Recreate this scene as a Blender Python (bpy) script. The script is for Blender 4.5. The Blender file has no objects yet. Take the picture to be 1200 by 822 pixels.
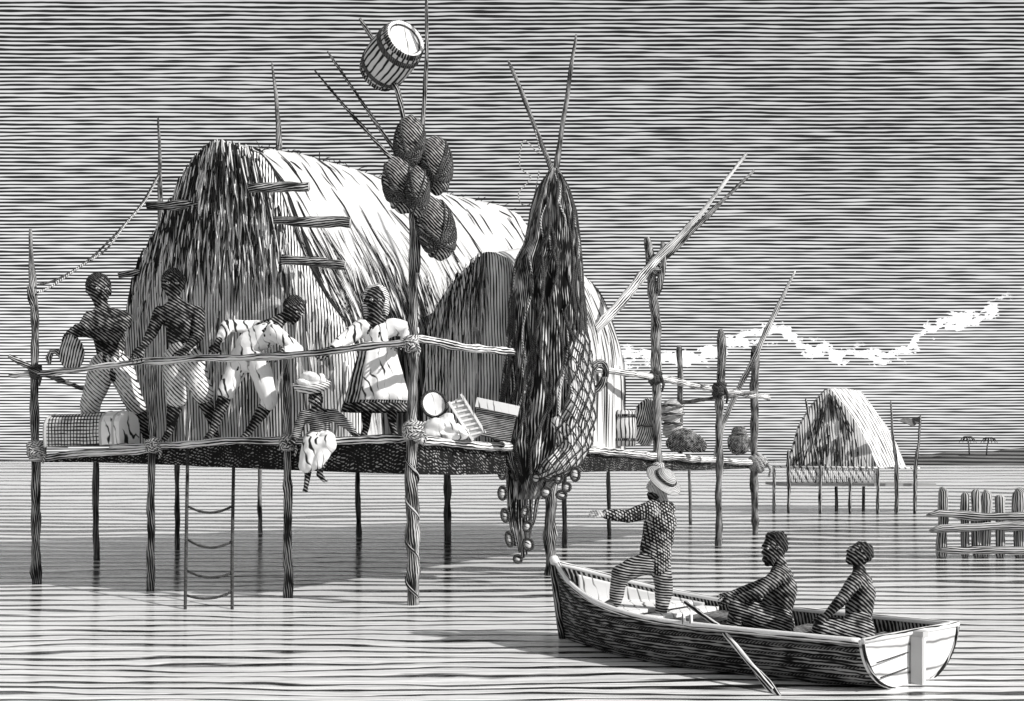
import bpy, bmesh, math, random
from mathutils import Vector, Matrix, noise
random.seed(7)
C = bpy.context.scene
COL = C.collection
R = math.radians
F = 1400.0; HZ = 540.0; EYE = 1.6

# ---------------------------------------------------------------- camera
cam = bpy.data.objects.new('camera', bpy.data.cameras.new('camera'))
COL.objects.link(cam)
cam.location = (0, 0, EYE); cam.rotation_euler = (R(90), 0, 0)
cam.data.sensor_width = 36; cam.data.lens = 36 * F / 1200
cam.data.shift_y = (HZ - 411) / 1200
cam.data.clip_start = 0.1; cam.data.clip_end = 20000
C.camera = cam
C.view_settings.view_transform = 'Standard'; C.view_settings.look = 'None'
C.view_settings.exposure = 0.40; C.view_settings.gamma = 1
C.view_settings.use_curve_mapping = False

# ---------------------------------------------------------------- sun
SUN = Vector((0.84, -0.42, 0.62)).normalized()
sd = bpy.data.lights.new('sun', 'SUN'); sd.energy = 3.6; sd.angle = R(1.0); sd.color = (1, .985, .965)
so = bpy.data.objects.new('sun', sd); COL.objects.link(so)
so.rotation_euler = SUN.to_track_quat('Z', 'Y').to_euler()

# ---------------------------------------------------------------- node helper
class NT:
    def __init__(s, nt): s.nt = nt
    def n(s, t, **k):
        nd = s.nt.nodes.new(t)
        for a, b in k.items(): setattr(nd, a, b)
        return nd
    def l(s, a, b): s.nt.links.new(a, b)
    def m(s, op, a, b=None, c=None, clamp=False):
        nd = s.n('ShaderNodeMath', operation=op, use_clamp=clamp)
        for i, v in enumerate((a, b, c)):
            if v is None: continue
            if isinstance(v, (int, float)): nd.inputs[i].default_value = v
            else: s.l(v, nd.inputs[i])
        return nd.outputs[0]
    def sep(s, v):
        nd = s.n('ShaderNodeSeparateXYZ'); s.l(v, nd.inputs[0]); return nd.outputs
    def comb(s, x, y, z):
        nd = s.n('ShaderNodeCombineXYZ')
        for i, v in enumerate((x, y, z)):
            if isinstance(v, (int, float)): nd.inputs[i].default_value = v
            else: s.l(v, nd.inputs[i])
        return nd.outputs[0]
    def mapv(s, v, sc=(1, 1, 1), loc=(0, 0, 0), rot=(0, 0, 0)):
        nd = s.n('ShaderNodeMapping'); s.l(v, nd.inputs[0])
        nd.inputs['Scale'].default_value = sc; nd.inputs['Location'].default_value = loc
        nd.inputs['Rotation'].default_value = rot
        return nd.outputs[0]
    def noise(s, v, scale=1, detail=2, rough=.5):
        nd = s.n('ShaderNodeTexNoise'); s.l(v, nd.inputs['Vector'])
        nd.inputs['Scale'].default_value = scale; nd.inputs['Detail'].default_value = detail
        nd.inputs['Roughness'].default_value = rough
        return nd.outputs[0]
    def dot(s, v, d):
        nd = s.n('ShaderNodeVectorMath', operation='DOT_PRODUCT'); s.l(v, nd.inputs[0])
        nd.inputs[1].default_value = d; return nd.outputs['Value']
    def ramp(s, v, lo, hi, a=0., b=1.):
        nd = s.n('ShaderNodeMapRange', interpolation_type='SMOOTHSTEP')
        s.l(v, nd.inputs[0])
        for i, x in zip((1, 2, 3, 4), (lo, hi, a, b)):
            if isinstance(x, (int, float)): nd.inputs[i].default_value = x
            else: s.l(x, nd.inputs[i])
        return nd.outputs[0]
    def mixc(s, f, a, b):
        nd = s.n('ShaderNodeMix', data_type='RGBA')
        if isinstance(f, (int, float)): nd.inputs[0].default_value = f
        else: s.l(f, nd.inputs[0])
        for i, v in ((6, a), (7, b)):
            if isinstance(v, (int, float)): nd.inputs[i].default_value = (v, v, v, 1)
            else: s.l(v, nd.inputs[i])
        return nd.outputs[2]
    def tri(s, ph):      # triangle wave 0..1..0
        return s.m('MULTIPLY', s.m('PINGPONG', ph, 0.5), 2)

# ---------------------------------------------------------------- world (Nishita sky ruled with fine streaks)
W = bpy.data.worlds.new('World'); C.world = W; W.use_nodes = True
w = NT(W.node_tree); W.node_tree.nodes.clear()
sky = w.n('ShaderNodeTexSky', sky_type='NISHITA'); sky.sun_disc = False
sky.sun_elevation = math.asin(SUN.z); sky.sun_rotation = math.atan2(SUN.x, SUN.y)
bw = w.n('ShaderNodeRGBToBW'); w.l(sky.outputs[0], bw.inputs[0])
tc = w.n('ShaderNodeTexCoord')
gx, gy, gz = w.sep(tc.outputs['Generated'])
ay = w.m('MAXIMUM', w.m('ABSOLUTE', gy), .05)
u = w.m('DIVIDE', gz, ay); h = w.m('DIVIDE', gx, ay)
uv = w.comb(h, 0, u)
wob = w.noise(w.mapv(uv, (3, 1, 22)), 1, 3)
wob2 = w.noise(w.mapv(uv, (14, 1, 160)), 1, 2)
ph = w.m('MULTIPLY', w.m('LOGARITHM', w.m('ADD', 1, w.m('MULTIPLY', w.m('MAXIMUM', u, 0), 1.45)), math.e), 1400 / 3.2 / 1.45)
ph = w.m('ADD', ph, w.m('MULTIPLY', wob, 1.0)); ph = w.m('ADD', ph, w.m('MULTIPLY', wob2, .55))
tri = w.tri(ph)
big = w.noise(w.mapv(uv, (2.2, 1, 9)), 1, 3)
brk = w.noise(w.mapv(uv, (26, 1, 330)), 1, 2)
th = w.m('ADD', w.m('MULTIPLY', big, .32), w.m('MULTIPLY', brk, 1.05))
th = w.m('SUBTRACT', th, .18)
tone = w.ramp(u, 0.0, .34, .0, .05)
th = w.m('ADD', th, tone)
line = w.ramp(w.m('SUBTRACT', tri, th), -.20, .20)        # 1 = white paper
# cloud rim: height as a function of azimuth
fc = w.n('ShaderNodeFloatCurve'); cm = fc.mapping; cu = cm.curves[0]
def H(px): return (px - 600) / 1400 + .5
def U(py): return (540 - py) / 1400 * 4
pts = [(-200, 330), (0, 352), (120, 372), (300, 400), (690, 425), (745, 416), (800, 420), (860, 402), (905, 388), (925, 392), (950, 410), (1000, 414), (1050, 416), (1075, 398), (1100, 380), (1145, 374), (1175, 350), (1200, 338), (1260, 330)]
cu.points[0].location = (0, U(330)); cu.points[1].location = (1, U(330))
for x, y in pts: cu.points.new(H(x), U(y))
cm.update()
w.l(w.m('ADD', h, .5, clamp=True), fc.inputs['Value'])
rim = w.m('DIVIDE', fc.outputs[0], 4)
dd = w.m('SUBTRACT', u, rim)
puff = w.noise(w.mapv(uv, (60, 1, 110)), 1, 4, .65)
puff2 = w.noise(w.mapv(uv, (9, 1, 3)), 1, 1)
dd2 = w.m('ADD', dd, w.m('MULTIPLY', w.m('SUBTRACT', puff, .5), .05))
band = w.m('MULTIPLY', w.ramp(dd2, -.0060, -.0035), w.ramp(dd2, .003, .006, 1, 0))
band = w.m('MULTIPLY', band, w.ramp(w.m('ADD', puff2, w.m('MULTIPLY', puff, .55)), .68, .78))
band = w.m('MULTIPLY', band, w.ramp(h, .06, .12))
lf = w.m('ADD', line, band, clamp=True)
soft = w.m('MULTIPLY', w.ramp(dd, -.11, -.0, .0, 1.), w.ramp(dd, 0, .004, 1, 0))
lf2 = w.m('ADD', lf, w.m('MULTIPLY', soft, .10), clamp=True)
lum = w.m('MINIMUM', w.m('MULTIPLY', w.m('POWER', bw.outputs[0], .4), 2.7), 6)
amp = w.m('MULTIPLY', lum, w.m('ADD', w.ramp(lf2, 0, 1, .035, 1.0), w.m('MULTIPLY', band, .35)))
bg = w.n('ShaderNodeBackground'); bg.inputs['Strength'].default_value = .15
w.l(amp, bg.inputs['Color'])
wo = w.n('ShaderNodeOutputWorld'); w.l(bg.outputs[0], wo.inputs[0])

# ---------------------------------------------------------------- materials
MATS = {}
def hatch(name, light=.7, dark=.03, period=.05, d=(1, 0, 0), duty=.5, wob=.8, wscale=3., brk=.5, coord='Object',
          cross=None, rough=.8, bump=.15, soft=.14, stretch=None, blot=0.):
    """engraved pattern: dark strokes along planes d.p = n*period on a light ground"""
    if name in MATS: return MATS[name]
    m = bpy.data.materials.new(name); m.use_nodes = True; MATS[name] = m
    t = NT(m.node_tree); b = m.node_tree.nodes['Principled BSDF']
    v = t.n('ShaderNodeTexCoord').outputs[coord]
    def strokes(d, duty, k):
        L = Vector(d).normalized()
        a = t.m('DIVIDE', t.dot(v, L), period)
        nz = t.noise(t.mapv(v, (1, 1, 1), (k * 3.1, k, 0)), wscale, 2)
        a = t.m('ADD', a, t.m('MULTIPLY', nz, wob * 2))
        # stroke breakup: noise long along the stroke
        st = stretch or tuple(1 + 3 * abs(c) for c in L)
        br = t.noise(t.mapv(v, st, (0, k * 7.7, 1)), .55 / period * .35, 2)
        lo = t.noise(t.mapv(v, (1, 1, 1), (k, 5, 2)), wscale * .8, 2)
        thr = t.m('ADD', t.m('MULTIPLY', t.m('SUBTRACT', br, .5), brk * 2), t.m('MULTIPLY', t.m('SUBTRACT', lo, .5), brk * 1.2))
        thr = t.m('ADD', thr, duty)
        return t.ramp(t.m('SUBTRACT', t.tri(a), thr), -soft, soft)
    f = strokes(d, duty, 1)
    if cross: f = t.m('MULTIPLY', f, strokes(cross, duty * .8, 2))
    if blot:
        bl = t.noise(v, 1.1 / period * .12, 3)
        f = t.m('MULTIPLY', f, t.ramp(bl, .5 - blot * .25, .62 - blot * .25, 1 - blot, 1))
    t.l(t.mixc(f, dark, light), b.inputs['Base Color'])
    b.inputs['Roughness'].default_value = rough
    b.inputs['Specular IOR Level'].default_value = .15
    if bump:
        bp = t.n('ShaderNodeBump'); bp.inputs['Strength'].default_value = bump; bp.inputs['Distance'].default_value = .02
        t.l(f, bp.inputs['Height']); t.l(bp.outputs[0], b.inputs['Normal'])
    return m

M_WOOD = hatch('peeled_pole_wood', .80, .015, .042, (1, 0, 0), .42, .5, 4., .75, 'UV', stretch=(2, .35, 1))
M_BARK = hatch('dark_bark', .52, .012, .032, (1, .12, 0), .70, .6, 5., .8, 'UV', stretch=(2, .5, 1))
M_THIN = hatch('weathered_thin_pole', .42, .015, .03, (1, 0, 0), .66, .5, 3., .7, 'UV', stretch=(2, .4, 1))
M_BLACK = hatch('tarred_cord', .14, .008, .02, (1, 1, 0), .6, .5, 5., .6, 'UV', bump=0)
M_ROPE = hatch('pale_twisted_rope', .62, .02, .03, (1, 1.2, 0), .42, .2, 4., .4, 'UV')
M_REEDWALL = hatch('dark_reed_thatch', .86, .012, .038, (1, .2, .03), .40, .7, 1.1, .50, stretch=(3, 3, .4), blot=.1)
M_ROOF = hatch('pale_palm_thatch', .64, .20, .07, (.55, .80, .22), -.24, .9, .9, .42, stretch=(3, 3, .5), bump=.1)
M_REED = hatch('black_reed_strands', .05, .008, .03, (1, 0, 0), .6, bump=0, coord='UV')
M_REEDW = hatch('bleached_reed_strands', .8, .3, .03, (1, 0, 0), .3, bump=0, coord='UV')
M_UNDER = hatch('dark_brush_bearers', .34, .008, .035, (.7, .5, 1.4), .74, 1.6, 5., .8, cross=(-.5, .3, 1), blot=.3)  # dark brushwood colour under dense black cross strokes
M_DECK = hatch('deck_planks', .6, .03, .06, (1, .4, 0), .4)
M_SKIN = hatch('brown_skin', .34, .006, .036, (.55, .2, .83), .80, .5, 3.5, .7, soft=.22, bump=0)
M_SKINB = hatch('brown_skin_fine', .38, .008, .024, (.62, .1, .78), .70, .5, 5, .7, soft=.22, bump=0)
M_HAIR = hatch('black_hair', .12, .006, .022, (1, .3, .8), .72, 1.2, 8., .6)
M_STRIPE = hatch('striped_trousers', .80, .02, .038, (.72, 0, .70), .34, .5, 3., .5, bump=.05)
M_WHITE = hatch('white_cotton', .86, .02, .10, (1, .2, .25), .07, 1.2, 4., .75, bump=.1)
M_SKIRT = hatch('dark_striped_skirt', .70, .012, .032, (1, .3, -.25), .56, .5, 3., .5)
M_COAT = hatch('dark_tweed_coat', .56, .010, .024, (.5, .1, .85), .55, .6, 5., .9, cross=(.95, .1, .1))
M_PANTS = hatch('dark_ribbed_trousers', .48, .008, .022, (.15, 0, 1), .62, .6, 5., .5)
M_STRAW = hatch('plaited_straw', .74, .02, .026, (.2, .1, 1), .42, .5, 4., .5)
M_HATS = hatch('plaited_hat_straw', .62, .04, .014, (0, 1, 0), .38, .1, 4., .3, 'UV')
M_RTR = hatch('dark_wrapped_cloth', .5, .008, .022, (.3, .1, .9), .70, .5, 5., .6)
M_PALE = hatch('pale_skin', .55, .05, .02, (1, 0, .5), .16, .5, 5., .4, bump=0)
M_NET = hatch('tarred_net_folds', .70, .006, .034, (1, 0, .05), .78, .9, 2.2, 1.0, 'UV', stretch=(2, .8, 1), blot=.4, bump=.3)
M_NETL = hatch('bleached_net_folds', .74, .015, .045, (1, 0, .1), .34, .8, 2.2, .7, 'UV', bump=.2)
M_COIL = hatch('wound_net_bundle', .42, .006, .027, (.7, .1, .7), .66, .6, 5., .6)
M_STAVE = hatch('barrel_staves', .60, .015, .075, (1, 0, 0), .45, .3, 4., .6, 'UV', stretch=(2, .6, 1))
M_HEADW = hatch('pale_board', .86, .06, .09, (1, 0, .2), .04, .6, 4., .4)
M_HULL = hatch('tarred_hull_planks', .30, .006, .026, (.05, .05, 1), .62, .5, 5., .9, stretch=(1, 1, 3))
M_INNER = hatch('dark_boat_lining', .38, .008, .03, (.7, -.6, .3), .62, .5, 5., .7)
M_RIM = hatch('pale_gunwale', .86, .02, .055, (1, 0, 0), .20, .3, 3., .4, 'UV')
M_TRANSOM = hatch('white_painted_transom', .78, .08, .20, (.05, 0, 1), .06, .25, 2., .16, bump=.05)
M_WICKER = hatch('woven_wicker', .74, .02, .045, (1, .1, 0), .36, .3, 4., .3, cross=(0, 0, 1))
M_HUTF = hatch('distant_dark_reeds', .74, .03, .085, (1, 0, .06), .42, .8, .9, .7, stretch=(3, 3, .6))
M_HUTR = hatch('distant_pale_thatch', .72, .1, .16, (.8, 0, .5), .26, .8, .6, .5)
M_FARP = hatch('distant_poles', .4, .02, .08, (1, 0, 0), .6, coord='UV', bump=0)
M_STAKE = hatch('stake_wood', .62, .02, .045, (1, 0, 0), .52, .4, 3., .5, 'UV', stretch=(2, .4, 1))
M_LAND = hatch('distant_shore', .22, .03, 1.2, (0, 0, 1), .55, 1., .02, .5, stretch=(.02, .02, 1), bump=0)
M_PALM = hatch('distant_palm', .14, .03, .6, (0, 0, 1), .5, bump=0)
M_EYE = hatch('eye_white', .75, .3, .1, (1, 0, 0), .0, bump=0)

# water: white surface ruled with dark ripples, glossy
m = bpy.data.materials.new('rippled_water'); m.use_nodes = True
t = NT(m.node_tree); b = m.node_tree.nodes['Principled BSDF']
g = t.n('ShaderNodeNewGeometry').outputs['Position']
x, y, z = t.sep(g)
inv = t.m('DIVIDE', 2240, t.m('MAXIMUM', y, 2))           # ripples lie closer and closer towards the shore
xs = t.m('DIVIDE', x, t.m('MAXIMUM', y, 2))
q = t.comb(t.m('MULTIPLY', xs, 1), t.m('DIVIDE', inv, 100), 0)
n1 = t.noise(t.mapv(q, (2.2, 3.2, 1)), 1, 3); n2 = t.noise(t.mapv(q, (10, 9, 1)), 1, 2)
per = t.ramp(inv, 10, 260, 3.9, 9.0)
lg = t.m('MULTIPLY', t.m('LOGARITHM', t.m('ADD', 1, t.m('MULTIPLY', inv, .0042)), math.e), 1 / (.0042 * 3.35))
phs = t.m('ADD', lg, t.m('ADD', t.m('MULTIPLY', n1, 2.6), t.m('MULTIPLY', n2, .9)))
tw = t.tri(phs)
br = t.noise(t.mapv(q, (11, 34, 1)), 1, 2)
bg2 = t.noise(t.mapv(q, (3.2, 7, 1)), 1, 2)
thr = t.m('ADD', t.m('MULTIPLY', t.m('SUBTRACT', br, .5), .75), t.m('MULTIPLY', t.m('SUBTRACT', bg2, .5), .55))
prof = t.m('ADD', t.ramp(inv, 25, 90, .38, .60), t.ramp(inv, 120, 175, 0, -.30))  # heavier lines mid-water, thinner near: tone of the sky's reflection drawn into the colour
thr = t.m('ADD', thr, prof)
f = t.ramp(t.m('SUBTRACT', tw, thr), -.17, .17)
t.l(t.mixc(f, .012, .93), b.inputs['Base Color'])
b.inputs['Roughness'].default_value = .16; b.inputs['IOR'].default_value = 1.33
b.inputs['Specular IOR Level'].default_value = .32
bp = t.n('ShaderNodeBump'); bp.inputs['Strength'].default_value = .6; bp.inputs['Distance'].default_value = .05
t.l(t.m('ADD', f, t.noise(t.mapv(g, (.9, 5, 1)), 1, 3)), bp.inputs['Height']); t.l(bp.outputs[0], b.inputs['Normal'])
M_WATER = m

# ---------------------------------------------------------------- geometry helpers
def P(px, py, D): return Vector(((px - 600) * D / F, D, EYE - (py - HZ) * D / F))
def tag(o, label=None, cat=None, group=None, kind=None):
    if label: o['label'] = label
    if cat: o['category'] = cat
    if group: o['group'] = group
    if kind: o['kind'] = kind
    return o
def thing(name, loc, label, cat, group=None):
    o = bpy.data.objects.new(name, None); COL.objects.link(o); o.location = loc
    o.empty_display_size = .2
    return tag(o, label, cat, group)
def origin(o):
    v = Vector((0, 0, 0)); p = o
    while p: v += p.location; p = p.parent
    return v
def link(name, me, mat, parent=None, loc=None, smooth=True):
    """me is in world coordinates; the object is placed at loc (world), or at its parent"""
    base = origin(parent) if parent else Vector((0, 0, 0))
    lw = Vector(loc) if loc is not None else base
    me.transform(Matrix.Translation(-lw))
    o = bpy.data.objects.new(name, me); COL.objects.link(o)
    if parent: o.parent = parent
    o.location = lw - base
    if mat: me.materials.append(mat)
    if smooth:
        for p in me.polygons: p.use_smooth = True
    return o
def done(bm, name, mat, parent=None, loc=None, smooth=True):
    me = bpy.data.meshes.new(name); bm.normal_update(); bm.to_mesh(me); bm.free()
    return link(name, me, mat, parent, loc, smooth)
def B(): 
    bm = bmesh.new(); bm.loops.layers.uv.new('UVMap'); return bm
def tube(bm, pts, rad, seg=9, rough=0., sd=0., ov=0.):
    pts = [Vector(p) for p in pts]; n = len(pts)
    if isinstance(rad, (int, float)): rad = [rad] * n
    uvl = bm.loops.layers.uv.active
    rings = []; nrm = None; acc = 0; vs = []
    for i in range(n):
        d = (pts[min(i + 1, n - 1)] - pts[max(i - 1, 0)]).normalized()
        if nrm is None:
            nrm = d.orthogonal().normalized()
        nrm = (nrm - d * nrm.dot(d)).normalized(); bn = d.cross(nrm)
        if i: acc += (pts[i] - pts[i - 1]).length
        vs.append(acc); ring = []
        for k in range(seg):
            a = 2 * math.pi * k / seg
            rr = rad[i]
            if rough: rr *= 1 + rough * noise.noise(Vector((math.cos(a) * 1.3 + sd, math.sin(a) * 1.3, acc * 4 + sd)))
            ring.append(bm.verts.new(pts[i] + nrm * (math.cos(a) * rr) + bn * (math.sin(a) * rr * (1 + ov))))
        rings.append(ring)
    cr = 2 * math.pi * max(rad)
    for i in range(n - 1):
        for k in range(seg):
            f = bm.faces.new((rings[i][k], rings[i][(k + 1) % seg], rings[i + 1][(k + 1) % seg], rings[i + 1][k]))
            us = [k / seg * cr, (k + 1) / seg * cr, (k + 1) / seg * cr, k / seg * cr]; vv = [vs[i], vs[i], vs[i + 1], vs[i + 1]]
            for lp, uu, v_ in zip(f.loops, us, vv): lp[uvl].uv = (uu + sd, v_ + sd)
    bm.faces.new(rings[0][::-1]); bm.faces.new(rings[-1])
def dense(pts, step=.12, jit=0., sd=0.):
    """resample a polyline of Vectors (with radius as 4th) densely with slight wobble"""
    out = []
    for i in range(len(pts) - 1):
        a, ra = pts[i]; b_, rb = pts[i + 1]
        n = max(2, int((b_ - a).length / step))
        for k in range(n + (i == len(pts) - 2)):
            f_ = k / n; p = a.lerp(b_, f_)
            if jit: p = p + Vector((noise.noise(Vector((p.z * 1.6 + p.x, sd, 1))), 0, noise.noise(Vector((p.x * 1.6, sd, 7))))) * jit
            out.append((p, ra + (rb - ra) * f_))
    return out
SD = [0.]
def pole(name, pts, mat, parent=None, loc=None, rough=.35, jit=.02, knots=0, blunt=False):
    """pts: (px, py, D, r_px)"""
    SD[0] += 1.37; sd = SD[0]
    q = [(P(a, b_, D), r * D / F) for a, b_, D, r in pts]
    q = dense(q, .1, jit, sd)
    rad = [r * (1 + .22 * noise.noise(Vector((sd, i * .35, 0)))) for i, (p, r) in enumerate(q)]
    for _ in range(knots):
        j = random.randrange(2, max(3, len(q) - 2)); rad[j] = min(rad[j] * 1.15, 1.3 * q[j][1])
    if not blunt: rad[-1] *= .6; rad[0] *= .7
    bm = B(); tube(bm, [p for p, r in q], rad, 10, rough, sd)
    return done(bm, name, mat, parent, loc)
def coil(bm, c, ax, r, rr, turns=3, h=.1, sd=0):
    ax = Vector(ax).normalized(); n = ax.orthogonal().normalized(); b_ = ax.cross(n); pts = []
    N = int(14 * turns)
    for i in range(N + 1):
        a = 2 * math.pi * i / 14; q = i / N
        rj = r * (1 + .15 * noise.noise(Vector((i * .3, sd, 3))))
        pts.append(Vector(c) + n * math.cos(a) * rj + b_ * math.sin(a) * rj + ax * ((q - .5) * h + .3 * rr * math.sin(i * 1.7)))
    tube(bm, pts, rr, 7)
def lashing(px, py, D, r_px, parent, mat=None, ends=True):
    bm = B(); k = D / F; c = P(px, py, D)
    coil(bm, c, (.12 * math.sin(px), .1, 1), r_px * k, 2.4 * k, 3 + px % 3, (13 + px % 6) * k, px)
    coil(bm, c, (1, .1, .5), r_px * k * 1.05, 2.4 * k, 2.5, 9 * k, px + 3)
    coil(bm, c, (-.9, .3, .6), r_px * k * 1.05, 2.2 * k, 2, 6 * k, px + 5)
    if ends: tube(bm, [c + Vector((r_px * k, -r_px * k, 0)), c + Vector((r_px * 1.5 * k, -r_px * k, -8 * k)), c + Vector((r_px * 1.2 * k, -r_px * k, -16 * k))], [2 * k, 1.8 * k, 1.2 * k], 6)
    return done(bm, 'lashing', mat or M_ROPE, parent)
def ell(bm, c, r, rot=None, seg=16, rings=10):
    M = Matrix.Translation(Vector(c)) @ (rot.to_4x4() if rot else Matrix.Identity(4)) @ Matrix.Diagonal((r[0], r[1], r[2], 1))
    bmesh.ops.create_uvsphere(bm, u_segments=seg, v_segments=rings, radius=1, matrix=M)
def cap(bm, a, b_, ra, rb, seg=12):
    a, b_ = Vector(a), Vector(b_); d = b_ - a
    if d.length < 1e-5: ell(bm, a, (ra, ra, ra), None, seg, 8); return
    d.normalize(); n = d.orthogonal().normalized(); q = d.cross(n); rs = []
    prof = [(a - d * ra * math.cos(t_), ra * math.sin(t_)) for t_ in (.25, .7, 1.15)] + \
           [(a.lerp(b_, f_), ra + (rb - ra) * f_) for f_ in (0, .33, .66, 1)] + \
           [(b_ + d * rb * math.cos(t_), rb * math.sin(t_)) for t_ in (1.15, .7, .25)]
    for c, r in prof: rs.append([bm.verts.new(c + (n * math.cos(2 * math.pi * k / seg) + q * math.sin(2 * math.pi * k / seg)) * r) for k in range(seg)])
    for i in range(len(rs) - 1):
        for k in range(seg): bm.faces.new((rs[i][k], rs[i][(k + 1) % seg], rs[i + 1][(k + 1) % seg], rs[i + 1][k]))
    bm.faces.new(rs[0][::-1]); bm.faces.new(rs[-1])
def fuse(bm, name, mat, parent, voxel=.011, smooth=3, lump=0., lscale=6.):
    """weld overlapping closed shapes into one continuous skin"""
    me = bpy.data.meshes.new(name); bm.to_mesh(me); bm.free()
    o = bpy.data.objects.new(name, me); COL.objects.link(o)
    r = o.modifiers.new('r', 'REMESH'); r.mode = 'VOXEL'; r.voxel_size = voxel; r.use_smooth_shade = True
    s_ = o.modifiers.new('s', 'SMOOTH'); s_.iterations = smooth; s_.factor = .5
    dg = bpy.context.evaluated_depsgraph_get()
    m2 = bpy.data.meshes.new_from_object(o.evaluated_get(dg))
    bpy.data.objects.remove(o); bpy.data.meshes.remove(me); m2.name = name
    if lump:
        for v in m2.vertices:
            v.co += v.normal * lump * noise.noise(v.co * lscale)
    return link(name, m2, mat, parent)

# ================================================================= SETTING
bm = bmesh.new()
vs = [bm.verts.new(c) for c in ((-2500, -60, 0), (2500, -60, 0), (2500, 6000, 0), (-2500, 6000, 0))]
bm.faces.new(vs)
tag(done(bm, 'water', M_WATER), kind='structure')
# distant shore: a long low spit with thickness
bm = B(); D0 = 420.
prof = [(1010, 543.5), (1040, 541), (1075, 536), (1110, 530), (1140, 529), (1165, 530), (1185, 526), (1215, 524), (1260, 521), (1320, 525), (1400, 531), (1470, 538), (1520, 543.5)]
rows = []
for x_, y_ in prof:
    zt = max(P(x_, y_, D0).z, .02); X = (x_ - 600) * D0 / F
    rows.append([bm.verts.new((X, D0 - 26, -.5)), bm.verts.new((X, D0 - 9, zt * .62)), bm.verts.new((X, D0, zt)), bm.verts.new((X, D0 + 25, zt * .8)), bm.verts.new((X, D0 + 60, -.5))])
for i in range(len(rows) - 1):
    for k in range(4): bm.faces.new((rows[i][k], rows[i + 1][k], rows[i + 1][k + 1], rows[i][k + 1]))
    bm.faces.new((rows[i][0], rows[i][4], rows[i + 1][4], rows[i + 1][0]))
bm.faces.new(rows[0]); bm.faces.new(rows[-1][::-1])
tag(done(bm, 'distant_shore', M_LAND), kind='structure')

def palm(px, py, hpx, lean, label):
    D = 410.; base = P(px, py, D); k = D / F
    t_ = thing('palm_tree', base, label, 'palm tree', 'palm trees on the distant shore')
    top = base + Vector((lean * k, 0, hpx * k))
    bm = B(); tube(bm, [base - Vector((0, 0, 1)), base.lerp(top, .5) + Vector((-lean * .2 * k, 0, 0)), top], [.9 * k, .7 * k, .6 * k], 7)
    done(bm, 'trunk', M_PALM, t_)
    bm = B()
    for i in range(11):
        a = i * 2 * math.pi / 11 + .3; l = (8.5 + 2 * math.sin(i * 2.1)) * k
        pts = []
        for j in range(6):
            s_ = j / 5
            pts.append(top + Vector((math.cos(a) * l * s_, math.sin(a) * l * s_, l * (.8 * s_ - 1.5 * s_ * s_))))
        tube(bm, pts, [.5 * k, .8 * k, .85 * k, .7 * k, .45 * k, .1 * k], 5)
    done(bm, 'crown', M_PALM, t_)
palm(1136, 530, 17, -2, 'leftmost of the two tiny palm trees on the far shore, leaning left')
palm(1156, 531, 17, 3, 'rightmost of the two tiny palm trees on the far shore, wider crown')

# ================================================================= PLATFORM
Lc = Vector((-6.24, 15.66)); Cc = Vector((-1.10, 13.33)); Rc = Vector((5.36, 26.35)); BL = Vector((-7.2, 22.5)); BR = Vector((.2, 29.5))
def eLC(px):   # depth on the left front edge
    a = (px - 600) / F; t_ = (a * Lc.y - Lc.x) / ((Cc.x - Lc.x) - a * (Cc.y - Lc.y)); return Lc.y + t_ * (Cc.y - Lc.y)
def eCR(px):
    a = (px - 600) / F; t_ = (a * Cc.y - Cc.x) / ((Rc.x - Cc.x) - a * (Rc.y - Cc.y)); return Cc.y + t_ * (Rc.y - Cc.y)
plat = thing('pile_platform', (-1, 20, 0), 'large log platform on crooked piles standing in the water under the thatched huts', 'platform')
# deck planks and brush bearers
LP = [(42, 537, 542), (100, 529, 542), (175, 524, 544), (260, 519, 548), (337, 516, 551), (410, 515, 554), (484, 514, 556)]
RP = [(484, 514, 556), (530, 517, 557), (590, 521, 556), (640, 524, 555), (700, 528, 553), (770, 533, 552), (830, 537, 551), (886, 541, 549)]
edge = [(p[0], p[1] + 2, p[2], eLC(p[0]) + .05) for p in LP[:-1]] + [(p[0], p[1] + 2, p[2], eCR(p[0]) + .05) for p in RP]
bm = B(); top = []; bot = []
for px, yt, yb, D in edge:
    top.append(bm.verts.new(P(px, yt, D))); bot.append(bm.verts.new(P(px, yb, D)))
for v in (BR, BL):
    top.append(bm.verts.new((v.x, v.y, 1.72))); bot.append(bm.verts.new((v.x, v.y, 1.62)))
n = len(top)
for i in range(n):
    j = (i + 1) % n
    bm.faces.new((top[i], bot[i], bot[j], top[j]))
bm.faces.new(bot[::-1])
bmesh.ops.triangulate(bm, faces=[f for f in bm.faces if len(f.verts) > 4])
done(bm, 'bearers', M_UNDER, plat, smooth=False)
bm = B(); cen = bm.verts.new((-1, 20, 1.80)); tp = [bm.verts.new(Vector(v.co)) for v in []]
ring = [bm.verts.new(P(px, yt - 1.5, D)) for px, yt, yb, D in edge] + [bm.verts.new((BR.x, BR.y, 1.75)), bm.verts.new((BL.x, BL.y, 1.75))]
for i in range(len(ring)): bm.faces.new((cen, ring[i], ring[(i + 1) % len(ring)]))
bmesh.ops.recalc_face_normals(bm, faces=bm.faces)
done(bm, 'deck', M_DECK, plat, smooth=False)
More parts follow.
